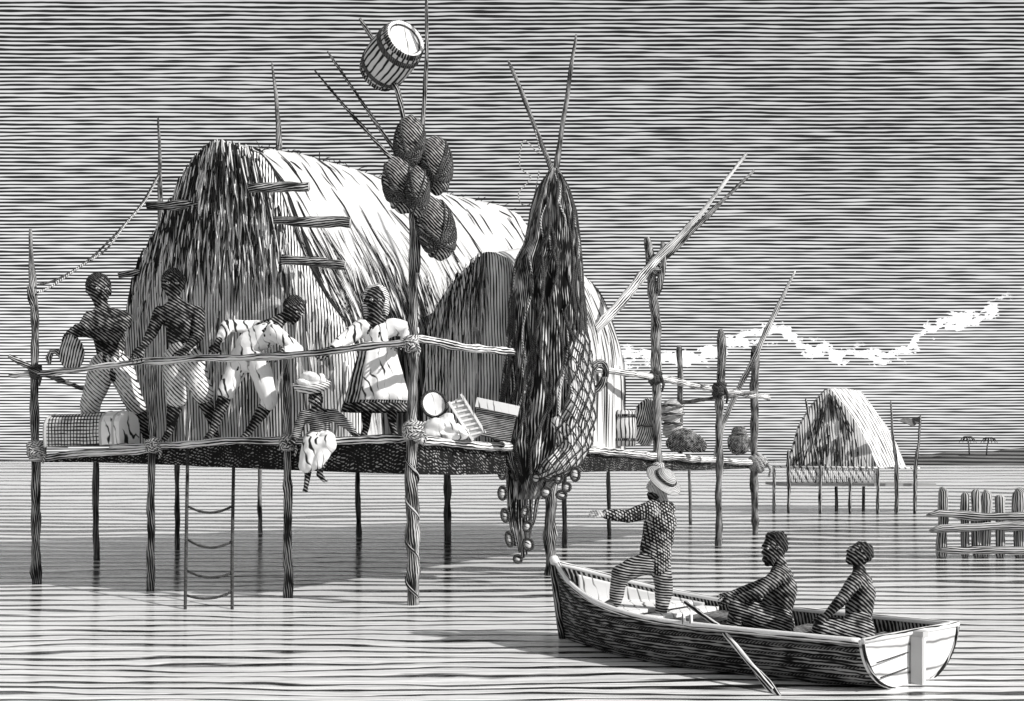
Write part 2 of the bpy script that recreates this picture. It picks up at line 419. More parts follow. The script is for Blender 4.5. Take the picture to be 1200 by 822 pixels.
# pale edge poles
def edgepole(pxs, ys, fn, off, r):
    return pole('edge_pole', [(a, b_, fn(a) + off, r * 14.5 / fn(a)) for a, b_ in zip(pxs, ys)], M_WOOD, plat)
edgepole((36, 90, 178), (538, 533, 528), eLC, -.10, 4.6)
edgepole((130, 200, 260, 338), (525, 522, 518, 516), eLC, -.06, 4.4)
edgepole((330, 400, 478), (517, 517, 514), eLC, -.08, 4.6)
edgepole((492, 540, 592), (517, 520, 524), eCR, -.08, 5.0)
edgepole((585, 640, 700, 768), (523, 526, 528, 535), eCR, -.05, 5.6)
edgepole((755, 830, 892), (534, 539, 543), eCR, -.08, 6.2)
# corner and edge piles; foot row from the water line
def foot(D): return HZ + 2240 / D + 14      # runs on below the water
D_L = eLC(42)
pole('post', [(36, 268, D_L, 2.2), (39, 330, D_L, 4), (41, 440, D_L, 4.6), (42, 560, D_L, 5), (42, foot(D_L), D_L, 5.6)], M_BARK, plat, knots=8)
d = eLC(176); pole('post', [(180, 424, d, 3.4), (178, 520, d, 3.8), (176, foot(d), d, 4.8)], M_BARK, plat, knots=6)
d = eLC(337); pole('post', [(334, 418, d, 3.6), (337, 520, d, 4.2), (337, 600, d, 5.2), (338, foot(d), d, 6)], M_BARK, plat, knots=8)
dC = 13.25
pc = pole('post', [(487, 196, dC, 5.5), (485, 300, dC, 5.2), (486, 400, dC, 5.2), (483, 500, dC, 6.2), (482, 600, dC, 7), (483, foot(dC), dC, 7.2)], M_BARK, plat, knots=14, jit=.03)
bm = B()   # creeper wound round the corner post below the deck
pts = []
for i in range(60):
    yy = 512 + i * 3.2; a = i * .42
    c = P(483, yy, dC); pts.append(c + Vector((math.cos(a), math.sin(a), 0)) * .062)
tube(bm, pts, .022, 7)
done(bm, 'creeper', M_BARK, pc)
d = eCR(646); pole('post', [(646, 540, d, 7), (645, 600, d, 6.6), (646, foot(d), d, 7)], M_BARK, plat, knots=3)
d = 20.4
pole('post', [(758, 278, d, 4.8), (763, 320, d, 5.4), (768, 380, d, 5.6), (769, 450, d, 5.2), (770, 540, d, 5), (772, foot(d), d, 5)], M_BARK, plat, knots=8)
pole('forked_branch', [(776, 284, d - .1, 3), (777, 310, d - .1, 4), (772, 345, d - .05, 4)], M_BARK, plat)
d = 22.4; pole('post', [(845, 386, d, 4), (846, 400, d, 5.4), (843, 480, d, 4.4), (842, foot(d), d, 3.6)], M_BARK, plat, knots=5)
d = 26.2; pole('post', [(885, 406, d, 5), (884, 470, d, 4.6), (884, 540, d, 4.4), (885, foot(d), d, 3.4)], M_BARK, plat, knots=4)
pole('post', [(796, 405, 27.5, 3.2), (797, 450, 27.5, 3.6), (797, 537, 27.5, 3.2)], M_BARK, plat)
for px, yf, r, y0 in ((113, 655, 3.6, 541), (208, 645, 3.0, 546), (305, 625, 2.6, 550), (420, 630, 3.0, 553), (525, 635, 4.2, 556), (662, 640, 3., 555), (714, 627, 2.2, 552), (809, 614, 1.8, 551)):
    D = 2240 / (yf - 540)
    pole('pile', [(px - 1, y0 - 10, D, r), (px, yf + 10, D, r)], M_THIN, plat, jit=.015)
# hand rails
def rail(pts, r, fn, off):
    return pole('rail', [(a, b_, fn(a) + off, r * 14 / fn(a)) for a, b_ in pts], M_WOOD, plat, knots=3)
rail(((12, 440), (46, 439), (120, 430), (182, 422), (262, 418)), 3.6, eLC, -.12)
rail(((170, 425), (258, 420), (345, 418)), 3.8, eLC, -.16)
rail(((290, 420), (345, 416), (400, 410), (483, 401)), 3.9, eLC, -.12)
pole('rail', [(10, 417, 15.2, 3.2), (45, 436, 15.5, 3.6), (104, 458, 17.5, 2.2)], M_BARK, plat)
rail(((488, 397), (545, 407), (600, 413), (660, 424)), 5.0, eCR, -.12)
rail(((640, 419), (700, 433), (772, 443)), 5.2, eCR, -.1)
rail(((762, 441), (840, 457), (902, 466)), 5.8, eCR, -.1)
pole('rail', [(796, 473, 27.4, 2), (846, 466, 24, 2.4), (886, 459, 26, 2)], M_THIN, plat)
# rope lashings
lashing(43, 527, D_L - .12, 9, plat); lashing(180, 522, eLC(176) - .1, 7, plat); lashing(337, 519, eLC(337) - .1, 8, plat)
lashing(484, 505, dC - .12, 11, plat); lashing(888, 543, 26, 9, plat); lashing(42, 436, D_L - .1, 5, plat, M_BLACK)
lashing(770, 552, 20.2, 7, plat); lashing(482, 403, dC - .08, 7, plat); lashing(768, 443, 20.3, 6, plat, M_BLACK); lashing(766, 312, 20.3, 7, plat, M_BARK, False)
lashing(843, 457, 22.2, 6, plat, M_BLACK)
bm = B(); tube(bm, [P(34, 336, D_L - .05), P(36, 350, D_L - .05), P(40, 366, D_L - .02)], [.03, .045, .02], 8)
done(bm, 'cleat', M_BARK, plat)

# ================================================================= MAIN HUT
hut = thing('thatched_hut', P(290, 520, 16.6), 'large barrel-roofed hut with dark shaggy reed gable and sunlit pale roof', 'hut')
GA = Vector((-5.3, 16.6)); GB = Vector((-2.2, 15.3))
def gD(px):
    a = (px - 600) / F; t_ = (a * GA.y - GA.x) / ((GB.x - GA.x) - a * (GB.y - GA.y)); return GA.y + t_ * (GB.y - GA.y)
G = [(150, 522), (148, 480), (149, 440), (146, 400), (147, 368), (154, 335), (164, 308), (178, 283), (190, 262), (201, 238), (214, 213), (227, 194), (243, 180), (262, 172), (282, 171), (299, 178), (312, 196), (321, 220), (330, 247), (339, 275), (351, 302), (362, 325), (377, 350), (395, 374), (408, 400), (416, 430), (420, 475), (424, 522)]
gpts = [P(a, b_, gD(a)) for a, b_ in G]
e_w = Vector((GB.x - GA.x, GB.y - GA.y, 0)).normalized(); e_r = Vector((3.6, 5., 0)).normalized()
fn_g = Vector((e_w.y, -e_w.x, 0)).normalized()     # outward normal of the gable
if fn_g.y > 0: fn_g = -fn_g
# gable wall: grid fan, thick, shaggy relief
def gable_mesh(pts, nrm, thick, bulge, sd, nu=46, nv=44, rag=.05):
    """fill between left and right sides of the outline (pts goes left foot -> apex -> right foot)"""
    m_ = len(pts); half = m_ // 2
    left = pts[:half]; right = pts[half:][::-1]
    def along(lst, f_):
        L = [0]
        for i in range(1, len(lst)): L.append(L[-1] + (lst[i] - lst[i - 1]).length)
        s_ = f_ * L[-1]
        for i in range(1, len(lst)):
            if s_ <= L[i] or i == len(lst) - 1:
                return lst[i - 1].lerp(lst[i], min(1, (s_ - L[i - 1]) / (L[i] - L[i - 1])))
    bm = B(); fr = []; bk = []
    for i in range(nv + 1):
        a = along(left, i / nv); b_ = along(right, i / nv); r1 = []; r2 = []
        for k in range(nu + 1):
            u_ = k / nu; p = a.lerp(b_, u_)
            nz = noise.noise(Vector((p.x * 5 + sd, p.y * 5, p.z * 1.3)))
            eb = math.sin(math.pi * u_) ** .5
            q = p + nrm * (bulge * eb + rag * nz)
            if k in (0, nu): q += e_w * (rag * .6 * noise.noise(Vector((p.z * 9, sd, k))))
            r1.append(bm.verts.new(q)); r2.append(bm.verts.new(p - nrm * thick))
        fr.append(r1); bk.append(r2)
    for i in range(nv):
        for k in range(nu):
            bm.faces.new((fr[i][k], fr[i][k + 1], fr[i + 1][k + 1], fr[i + 1][k])); bm.faces.new((bk[i][k], bk[i + 1][k], bk[i + 1][k + 1], bk[i][k + 1]))
        bm.faces.new((fr[i][0], fr[i + 1][0], bk[i + 1][0], bk[i][0])); bm.faces.new((fr[i][nu], bk[i][nu], bk[i + 1][nu], fr[i + 1][nu]))
    for k in range(nu):
        bm.faces.new((fr[0][k], bk[0][k], bk[0][k + 1], fr[0][k + 1])); bm.faces.new((fr[nv][k], fr[nv][k + 1], bk[nv][k + 1], bk[nv][k]))
    bmesh.ops.recalc_face_normals(bm, faces=bm.faces)
    coords = lambda u_, v_: along(left, v_).lerp(along(right, v_), u_) + nrm * (bulge * math.sin(math.pi * u_) ** .5 + .02)
    return bm, coords
bm, gco = gable_mesh(gpts, fn_g, .15, .30, 1)
gw = done(bm, 'gable_wall', M_REEDWALL, hut)
def strand(bm, p, dirv, l, r, nrm, bend=.0):
    pts = [p + nrm * .0, p + dirv * l * .4 + nrm * .02, p + dirv * l * .75 + nrm * (.015 + bend * .5), p + dirv * l + nrm * bend]
    tube(bm, pts, [r * .8, r, r * .9, r * .25], 4)
def shag(coords, nrm, N, sd, ew, lean=.15, l=(.18, .6), r=(.006, .016), vr=(.03, .97), ur=(.02, .98)):
    rnd = random.Random(sd); bk = B(); wt = B()
    for i in range(N):
        u_ = rnd.uniform(*ur); v_ = rnd.uniform(*vr) ** .8
        if v_ < .52 and rnd.random() < .82: continue
        p = coords(u_, v_); side = (u_ - .5) * .55 * v_
        dv = (Vector((0, 0, -1)) + ew * (side + rnd.uniform(-lean, lean))).normalized()
        strand(wt if rnd.random() < .30 + .35 * (1 - v_) else bk, p + Vector((0, 0, .05)), dv, rnd.uniform(*l), rnd.uniform(*r), nrm, rnd.uniform(0, .06))
    return bk, wt
bk, wt = shag(gco, fn_g, 1500, 3, e_w, ur=(.0, 1.0))
tag(done(bk, 'dark_reeds', M_REED, gw), kind='stuff'); tag(done(wt, 'bleached_reeds', M_REEDW, gw), kind='stuff')

# roof: lofted barrel
WL = [(0, 1.0), (.2, 1.0), (.4, 1.0), (.5, .97), (.6, .90), (.7, .76), (.8, .60), (.88, .46), (.94, .32), (.98, .16), (1.0, 0)]
WR = [(0, 1.0), (.2, .97), (.4, .87), (.5, .72), (.6, .58), (.7, .47), (.8, .37), (.88, .28), (.94, .18), (.98, .09), (1.0, 0)]
def path(lst, s_):
    for i in range(len(lst) - 1):
        a, b_ = lst[i], lst[i + 1]
        if s_ <= b_[0] or i == len(lst) - 2:
            f_ = (s_ - a[0]) / (b_[0] - a[0]); return [x_ + (y_ - x_) * f_ for x_, y_ in zip(a[1:], b_[1:])]
def roof_mesh(apex, wid, ew, zb, NS=46, sd=0, lumpy=.06, mixR=True, thick=.1):
    """apex: (s, px, py, D); wid: (s, left half width, right half width)"""
    def pt(s_, q):     # q -1 (left foot) .. 0 apex .. 1 right foot
        px, py, D = path(apex, s_); A = P(px, py, D); wl, wr = path(wid, s_)
        f_ = 1 - abs(q); hgt = f_
        hh = 1 - abs(q) ** 1.0
        # height fraction runs by profile index
        idx = (1 - abs(q)) * 10; i = min(9, int(idx)); g_ = idx - i
        hl, w1 = [WL[i][k] + (WL[i + 1][k] - WL[i][k]) * g_ for k in (0, 1)]
        hr, w2 = [WR[i][k] + (WR[i + 1][k] - WR[i][k]) * g_ for k in (0, 1)]
        mm = max(0, 1 - s_ * 2.2) if mixR else 0
        if q < 0: hf, wf = hl, w1 * wl
        else: hf, wf = hr * mm + hl * (1 - mm), (w2 * mm + w1 * (1 - mm)) * wr
        z = zb + (A.z - zb) * hf
        p = Vector((A.x, A.y, z)) + ew * (wf if q > 0 else -wf)
        lm = lumpy * noise.noise(Vector((s_ * 9 + sd, q * 4, 2))) + lumpy * .5 * noise.noise(Vector((s_ * 30 + sd, q * 9, 5)))
        return p + Vector((ew.x * q, ew.y * q, 1 - abs(q))) * lm
    return pt
def loft(pt, NS=60, NQ=40, s0=0, s1=1):
    bm = B(); g_ = []
    for i in range(NS + 1):
        g_.append([bm.verts.new(pt(s0 + (s1 - s0) * i / NS, -1 + 2 * k / NQ)) for k in range(NQ + 1)])
    for i in range(NS):
        for k in range(NQ): bm.faces.new((g_[i][k], g_[i + 1][k], g_[i + 1][k + 1], g_[i][k + 1]))
    bm.faces.new(g_[-1])
    bm.faces.new(g_[0][::-1])
    bmesh.ops.recalc_face_normals(bm, faces=bm.faces)
    return bm
apex1 = [(0, 280, 170, 16.02), (.12, 318, 175, 16.7), (.25, 352, 181, 17.4), (.4, 400, 196, 18.2), (.5, 440, 208, 18.8), (.62, 486, 219, 19.4), (.75, 535, 229, 20), (.88, 582, 239, 20.6), (.94, 604, 252, 20.9), (1, 618, 290, 21.2)]
wid1 = [(0, 1.48, 1.62), (.6, 1.65, 1.6), (.8, 1.6, 1.25), (.93, 1.4, .85), (1, 1.1, .5)]
pt1 = roof_mesh(apex1, wid1, e_w, 1.8)
roof = done(loft(pt1), 'roof', M_ROOF, hut)
def stroke_on(bm, pt, s_, q0, q1, r, n_=9, drift=0., lift=.012):
    pts = []
    for i in range(n_):
        f_ = i / (n_ - 1); q = q0 + (q1 - q0) * f_; ss = min(.995, max(.005, s_ + drift * f_))
        p = pt(ss, q); a = pt(min(1, ss + .004), q) - pt(max(0, ss - .004), q); c = pt(ss, min(1, q + .01)) - pt(ss, max(-1, q - .01))
        nn = a.cross(c); nn.normalize()
        if nn.z < 0 or (abs(nn.z) < .2 and nn.x < 0): nn = -nn
        pts.append(p + nn * lift)
    rr = [r * math.sin(math.pi * (.12 + .8 * i / (n_ - 1))) for i in range(n_)]
    tube(bm, pts, rr, 4)
rnd = random.Random(11); bm = B()
for i in range(60):                       # sparse long straws high on the roof
    s_ = rnd.uniform(.03, .97); q0 = rnd.uniform(.08, .40); stroke_on(bm, pt1, s_, q0, q0 + rnd.uniform(.05, .2), rnd.uniform(.007, .013), drift=rnd.uniform(.0, .03))
for i in range(1300):                      # the ragged fringe gets denser downwards
    s_ = rnd.uniform(.01, .99); q0 = rnd.triangular(.40, .97, .74); stroke_on(bm, pt1, s_, q0, min(.99, q0 + rnd.uniform(.04, .18)), rnd.uniform(.004, .008), drift=rnd.uniform(-.005, .02))
for i in range(80):                      # darker verge beside the gable
    s_ = rnd.uniform(.0, .05); q0 = rnd.uniform(.0, .85); stroke_on(bm, pt1, s_, q0, q0 + rnd.uniform(.05, .15), rnd.uniform(.008, .02))
tag(done(bm, 'loose_straws', M_REED, roof), kind='stuff')
bm = B()                                  # tufts along the ridge
for i in range(70):
    s_ = rnd.uniform(.02, .99); p = pt1(s_, rnd.uniform(-.06, .08)); dv = Vector((rnd.uniform(-.2, 1), rnd.uniform(-.3, .3), rnd.uniform(-.1, .35))).normalized()
    strand(bm, p, dv, rnd.uniform(.06, .16), rnd.uniform(.006, .010), Vector((0, 0, 1)), .01)
tag(done(bm, 'ridge_tufts', M_REED, roof), kind='stuff')
# log ends that stick out of the thatch
for a in (((172, 241), (238, 240), 5.4, -.45), ((139, 322), (168, 318), 4.2, -.2), ((292, 221), (362, 219), 6.0, -.5), ((322, 259), (410, 262), 6.2, -.5), ((330, 303), (404, 311), 5.6, -.45)):
    (x0, y0), (x1, y1), r, off = a
    D = gD((x0 + x1) / 2) + off
    pole('log_end', [(x0, y0, D, r * .85), ((x0 + x1) / 2, (y0 + y1) / 2, D, r), (x1, y1, D - .02, r * .9)], M_BARK, hut, jit=.02, rough=.5, blunt=True)

# ================================================================= SECOND HUT
hut2 = thing('thatched_hut', P(600, 522, 17.5), 'smaller rounded hut with grey reed front and white dome behind the net', 'hut')
HA = Vector((-1.22, 16.5)); HB = Vector((.35, 16.05))
def hD(px):
    a = (px - 600) / F; t_ = (a * HA.y - HA.x) / ((HB.x - HA.x) - a * (HB.y - HA.y)); return HA.y + t_ * (HB.y - HA.y)
G2 = [(497, 524), (496, 480), (497, 440), (497, 405), (502, 380), (513, 355), (528, 333), (546, 315), (566, 302), (582, 297), (596, 303), (607, 325), (614, 350), (620, 380), (626, 420), (628, 450), (630, 490), (632, 524)]
g2 = [P(a, b_, hD(a)) for a, b_ in G2]
e_w2 = Vector((HB.x - HA.x, HB.y - HA.y, 0)).normalized(); fn2 = Vector((e_w2.y, -e_w2.x, 0)).normalized()
if fn2.y > 0: fn2 = -fn2
e_save = e_w; e_w = e_w2
bm, gco2 = gable_mesh(g2, fn2, .1, .25, 5, 30, 34, .03)
e_w = e_save
gw2 = done(bm, 'gable_wall', M_REEDWALL, hut2)
bk, wt = shag(gco2, fn2, 300, 9, e_w2, .08, (.25, .8), (.004, .009), ur=(.02, .6)); tag(done(bk, 'dark_reeds', M_REED, gw2), kind='stuff'); tag(done(wt, 'bleached_reeds', M_REEDW, gw2), kind='stuff')
apex2 = [(0, 578, 296, 16.3), (.2, 606, 291, 17.3), (.45, 642, 296, 18.7), (.7, 668, 312, 20.0), (.88, 684, 325, 20.9), (.96, 690, 345, 21.2), (1, 694, 370, 21.4)]
wid2 = [(0, .78, .62), (.3, .8, .8), (.8, .8, .76), (.93, .8, .70), (1, .5, .55)]
pt2 = roof_mesh(apex2, wid2, e_w2, 1.75, mixR=False, lumpy=.03)
roof2 = done(loft(pt2, 50, 36), 'roof', M_ROOF, hut2)
bm = B()
for i in range(110):
    s_ = rnd.uniform(.05, .97); q0 = rnd.uniform(.1, .9); stroke_on(bm, pt2, s_, q0, min(.99, q0 + rnd.uniform(.06, .3)), rnd.uniform(.006, .012))
tag(done(bm, 'loose_straws', M_REED, roof2), kind='stuff')

# ================================================================= POLES, ROPES
def single(name, pts, mat, label, cat, group=None, **k):
    base = P(*pts[-1][:3])
    return tag(pole(name, pts, mat, None, base, **k), label, cat, group)
single('mast', [(186, 138, 18.3, 1.2), (187, 200, 18.3, 2.4), (188, 270, 18.3, 4), (190, 420, 18.3, 4.5), (190, 525, 18.3, 4.5)], M_BARK, 'thin upright mast rising behind the left shoulder of the big hut', 'mast')
single('mast', [(318, 72, 19.2, 1), (323, 110, 19.2, 2.2), (326, 150, 19.2, 3.2), (327, 200, 19.2, 3.6), (327, 525, 19.2, 4)], M_BARK, 'short crooked mast sticking up behind the crest of the big roof', 'mast')
single('mast', [(500, -14, 13.05, 1.6), (500, 60, 13.05, 2.3), (497, 120, 13.05, 2.6), (494, 170, 13.05, 3.4), (491, 240, 13.05, 3.6), (489, 320, 13.1, 3.6)], M_BARK, 'tall thin mast lashed to the corner post beside the barrel', 'mast', jit=.01)
G_SP = 'fishing spears and poles leaning at the corner post'
single('fishing_pole', [(422, 22, 13.4, 2.4), (440, 52, 13.35, 2.6), (466, 106, 13.3, 3), (474, 145, 13.25, 3.2), (484, 215, 13.2, 3.6)], M_BARK, 'pole running through the barrel down into the bundles', 'pole', G_SP, jit=.005)
single('fishing_pole', [(384, 60, 13.6, 1.3), (425, 120, 13.5, 2), (460, 172, 13.4, 2.6), (484, 215, 13.35, 2.8)], M_BARK, 'thin pole between the lowest leaning pole and the barrel', 'pole', G_SP, jit=.01)
single('fishing_pole', [(368, 82, 13.7, 1.3), (415, 138, 13.6, 2), (462, 190, 13.5, 2.6), (480, 212, 13.45, 2.6)], M_BARK, 'leftmost thin pole leaning out to the left of the bundles', 'pole', G_SP, jit=.01)
G_NP = 'poles that hold up the great net'
single('net_pole', [(595, 70, 15.8, 1.8), (612, 110, 15.9, 2.6), (631, 158, 16, 3), (650, 206, 16.05, 3.4), (655, 330, 16.4, 4), (655, 524, 16.9, 4.4)], M_BARK, 'crooked pole leaning left out of the top of the net', 'pole', G_NP)
single('net_pole', [(674, 40, 16.2, 1.6), (665, 110, 16.2, 2.6), (655, 175, 16.2, 3), (651, 210, 16.2, 3.2), (645, 330, 16.5, 4), (640, 524, 16.9, 4.4)], M_BARK, 'thin pole leaning right out of the top of the net', 'pole', G_NP)
G_D = 'long poles resting in the forked post'
single('spar', [(875, 180, 20.6, 2), (820, 252, 20.3, 3), (768, 306, 20.1, 5), (730, 352, 19.4, 6), (695, 390, 18.9, 5.5)], M_WOOD, 'longer of the two poles in the forked post, reaching down to the net', 'pole', G_D, knots=2)
single('spar', [(884, 200, 20.5, 1.6), (830, 252, 20.4, 3), (775, 306, 20.35, 4), (758, 322, 20.3, 4)], M_BARK, 'shorter of the two poles in the forked post, thinner', 'pole', G_D, jit=.01)
single('spear', [(932, 318, 26, 1.4), (908, 368, 26, 3), (888, 410, 26.0, 3.4), (866, 456, 26.6, 3), (848, 494, 27, 3), (838, 535, 27.2, 3)], M_WOOD, 'slanting spear leaning against the last post of the right rail', 'spear')
def cord(name, pts, r, mat, label, cat, group=None):
    q = [P(*p) for p in pts]; bm = B(); 
    # smooth the polyline
    sm = []
    for i in range(len(q) - 1):
        a = q[max(0, i - 1)]; b_ = q[i]; c = q[i + 1]; d_ = q[min(len(q) - 1, i + 2)]
        for k in range(6):
            t_ = k / 6; sm.append(.5 * ((2 * b_) + (c - a) * t_ + (2 * a - 5 * b_ + 4 * c - d_) * t_ * t_ + (3 * b_ - a - 3 * c + d_) * t_ ** 3))
    sm.append(q[-1]); tube(bm, sm, r, 6)
    o = done(bm, name, mat, None, q[-1]); return tag(o, label, cat, group)
cord('rope', [(186, 204, 18.2), (165, 240, 17.6), (135, 275, 17), (100, 308, 16.4), (66, 328, 15.9), (44, 334, 15.6)], .014, M_BLACK, 'upper of two slack lines from mast to left post, straighter one', 'rope', 'lines strung between mast and left post')
cord('rope', [(186, 206, 18.2), (170, 236, 17.6), (148, 262, 17.2), (125, 292, 16.7), (95, 312, 16.2), (60, 336, 15.8), (44, 343, 15.6)], .014, M_ROPE, 'lower of two slack lines from mast to left post, sagging one', 'rope', 'lines strung between mast and left post')
cord('cord', [(627, 152, 15.95), (632, 180, 15.9), (614, 165, 15.8), (609, 195, 15.8), (622, 208, 15.9), (608, 226, 15.8), (612, 240, 15.8), (624, 236, 15.9), (632, 200, 15.9)], .008, M_ROPE, 'thin loose cord looped beside the top of the net', 'cord')

# rope ladder
lad = thing('rope_ladder', P(245, 715, 12.85), 'rope ladder with sagging rungs hanging from platform edge into the water', 'ladder')
def LD(px, py):  return P(px, py, 14.45 + (12.85 - 14.45) * (py - 545) / 170)
for x_ in (218, 272):
    bm = B(); tube(bm, [LD(x_ + 2, 528), LD(x_ + 1, 590), LD(x_, 650), LD(x_ - 1 if x_ < 250 else x_, 716)], [.02, .02, .019, .017], 8); done(bm, 'rope_rail', M_BLACK, lad)
for y_, dr, s_ in ((593, 8, 0), (632, 9, 2), (669, 7, 2), (698, 6, -5)):
    bm = B(); tube(bm, [LD(219 + (54 * k / 8), y_ + dr * (1 - (k / 4 - 1) ** 2) + s_ * k / 8) for k in range(9)], .015, 6); done(bm, 'rung', M_BLACK, lad)

# ================================================================= BARREL
bar = thing('barrel', P(458, 66, 13.25), 'small wooden barrel tilted on the pole high above the bundles', 'barrel')
k_ = 13.25 / F
bc = P(459, 66, 13.25); ax = (P(478, 43, 12.95) - P(441, 90, 13.5)).normalized()
rot = ax.to_track_quat('Z', 'Y').to_matrix()
def lathe(bm, c, rot, prof, seg=28, closed=False):
    uvl = bm.loops.layers.uv.active; rs = []
    for r, z_ in prof: rs.append([bm.verts.new(Vector(c) + rot @ Vector((r * math.cos(2 * math.pi * i / seg), r * math.sin(2 * math.pi * i / seg), z_))) for i in range(seg)])
    acc = 0; R0 = max(p[0] for p in prof); vv = [0]
    for i in range(1, len(prof)): acc += math.dist(prof[i], prof[i - 1]); vv.append(acc)
    for j in range(len(rs) - 1):
        for i in range(seg):
            f_ = bm.faces.new((rs[j][i], rs[j][(i + 1) % seg], rs[j + 1][(i + 1) % seg], rs[j + 1][i]))
            for lp, (uu, v_) in zip(f_.loops, ((i, j), (i + 1, j), (i + 1, j + 1), (i, j + 1))): lp[uvl].uv = (uu / seg * 2 * math.pi * R0, vv[v_])
    if closed: bm.faces.new(rs[0][::-1]); bm.faces.new(rs[-1])
hl = 34 * k_
def rb(z_): return (29 - 5.5 * (z_ / hl) ** 2) * k_
prof = [(rb(z_), z_) for z_ in [hl * (-1 + i / 6) for i in range(13)]]
bm = B(); lathe(bm, bc, rot, prof); lathe(bm, bc, rot, [(.001, -hl + .03), (rb(hl) * .9, -hl + .03), (rb(hl), -hl)])
done(bm, 'staves', M_STAVE, bar)
bm = B(); lathe(bm, bc, rot, [(.001, hl - .03), (rb(hl) * .86, hl - .031), (rb(hl) * .90, hl + .004), (rb(hl), hl + .002)]); done(bm, 'barrel_head', M_HEADW, bar)
bm = B(); tube(bm, [bc + rot @ Vector((rb(hl) * .85 * math.cos(a), rb(hl) * .85 * math.sin(a), hl - .022)) for a in [2 * math.pi * i / 28 for i in range(29)]], .009, 6); done(bm, 'head_groove', M_BLACK, bar)
for z0 in (-.93, -.62, .58, .92):
    bm = B(); z_ = z0 * hl; a = 3.0 * k_; lathe(bm, bc, rot, [(rb(z_ - a) + .001, z_ - a), (rb(z_ - a) + .012, z_ - a), (rb(z_ + a) + .012, z_ + a), (rb(z_ + a) + .001, z_ + a)]); done(bm, 'hoop', M_BLACK if z0 in (-.62, .58) else M_BARK, bar)

# ================================================================= WOUND BUNDLES
def bundle(cx, cy, rx, ry, tilt, D, label, dens=15):
    c = P(cx, cy, D); k = D / F; t_ = thing('net_bundle', c, label, 'bundle', 'wound net bundles on the corner post')
    rot = Matrix.Rotation(R(tilt), 3, 'Y'); bm = B(); ell(bm, c, (rx * k, rx * k * .75, ry * k), rot, 28, 20)
    for v in bm.verts: v.co += (v.co - c) * .06 * noise.noise(v.co * 14)
    done(bm, 'filling', M_COIL, t_)
    bm = B(); rnd = random.Random(int(cx * cy))
    for j in range(dens):
        ph = rnd.uniform(0, math.pi); tl = rnd.uniform(-.5, .5) + (.5 if j % 2 else -.5)
        pts = []
        for i in range(25):
            a = 2 * math.pi * i / 24
            v = Vector((math.cos(a) * math.cos(tl), math.sin(a) * math.cos(ph * .3), math.sin(a) * .5 + math.cos(a) * math.sin(tl))); v.normalize()
            pts.append(c + rot @ Vector((v.x * rx * k * 1.03, v.y * rx * k * .8, v.z * ry * k * 1.03)))
        tube(bm, pts, 1.15 * k, 5)
    done(bm, 'winding', M_BLACK if dens > 9 else M_ROPE, t_)
    return t_
bundle(480, 168, 18, 33, 5, 12.95, 'topmost wound net bundle just under the barrel, narrow oval')
bundle(511, 194, 19, 35, -3, 13.0, 'wound net bundle bulging out to the right of the post')
bundle(469, 217, 20, 34, -12, 12.9, 'wound net bundle bulging out to the left of the post')
bundle(511, 268, 22, 38, -14, 12.95, 'lowest wound net bundle, with a loose cord end hanging down')
bundle(490, 225, 13, 30, 0, 12.75, 'dark wound net bundle in the middle of the cluster on the post')
cord('cord_end', [(530, 292, 12.9), (533, 300, 12.9), (537, 308, 12.9)], .012, M_BLACK, 'short cord end dangling below the lowest bundle', 'cord')

# ================================================================= GREAT NET
net = thing('fishing_net', P(650, 203, 16), 'great dark fishing net hung from two crossed poles over the water', 'net')
NL = [(644, 198), (630, 222), (621, 250), (614, 285), (604, 305), (599, 330), (596, 360), (593, 400), (588, 440), (583, 480), (581, 515), (590, 545), (596, 562), (598, 585)]
NR = [(655, 198), (668, 222), (676, 248), (681, 285), (682, 310), (684, 340), (687, 370), (690, 410), (694, 450), (695, 490), (690, 525), (672, 552), (652, 566), (640, 585)]
bm = B(); uvl = bm.loops.layers.uv.active; seg = 110; sub = 6; rs = []; NN = []
def nat(lst, f_):
    i = min(len(lst) - 2, int(f_)); g_ = f_ - i; return lst[i][0] + (lst[i + 1][0] - lst[i][0]) * g_, lst[i][1] + (lst[i + 1][1] - lst[i][1]) * g_
nrow = (len(NL) - 1) * sub
def netpt(fr, a, off=0.):
    l = nat(NL, fr); r_ = nat(NR, fr); D = 15.75
    pl = P(l[0], l[1], D); pr = P(r_[0], r_[1], D); c = (pl + pr) / 2; hw = (pr - pl).length / 2
    dp = min(hw * .85, .42)
    fold = .05 * noise.noise(Vector((math.cos(a) * 3.4, math.sin(a) * 3.4, fr * .16))) * 2 + .035 * math.sin(a * 17 + 2.2 * noise.noise(Vector((fr * .3, a, 0)))) + .02 * noise.noise(Vector((math.cos(a) * 9, math.sin(a) * 9, fr * 1.6)))
    q = 1 + fold * (1 if fr > 1 else .4) * (.4 + .6 * abs(math.sin(a))) * 1.6
    return c + (pr - c) * (math.cos(a) * (1 + .25 * fold)) * 1.0 + Vector((0, math.sin(a) * dp * q - off * math.sin(a) * -1, 0))
for i in range(nrow + 1):
    rs.append([bm.verts.new(netpt(i / sub, 2 * math.pi * k / seg)) for k in range(seg)])
for i in range(nrow):
    for k in range(seg):
        f_ = bm.faces.new((rs[i][k], rs[i + 1][k], rs[i + 1][(k + 1) % seg], rs[i][(k + 1) % seg]))
        for lp, (ii, kk) in zip(f_.loops, ((i, k), (i + 1, k), (i + 1, k + 1), (i, k + 1))): lp[uvl].uv = (kk / seg * 3.2, -ii / nrow * 4.3)
bm.faces.new(rs[0]); bm.faces.new(rs[-1][::-1])
bmesh.ops.recalc_face_normals(bm, faces=bm.faces)
done(bm, 'folded_netting', M_NET, net)
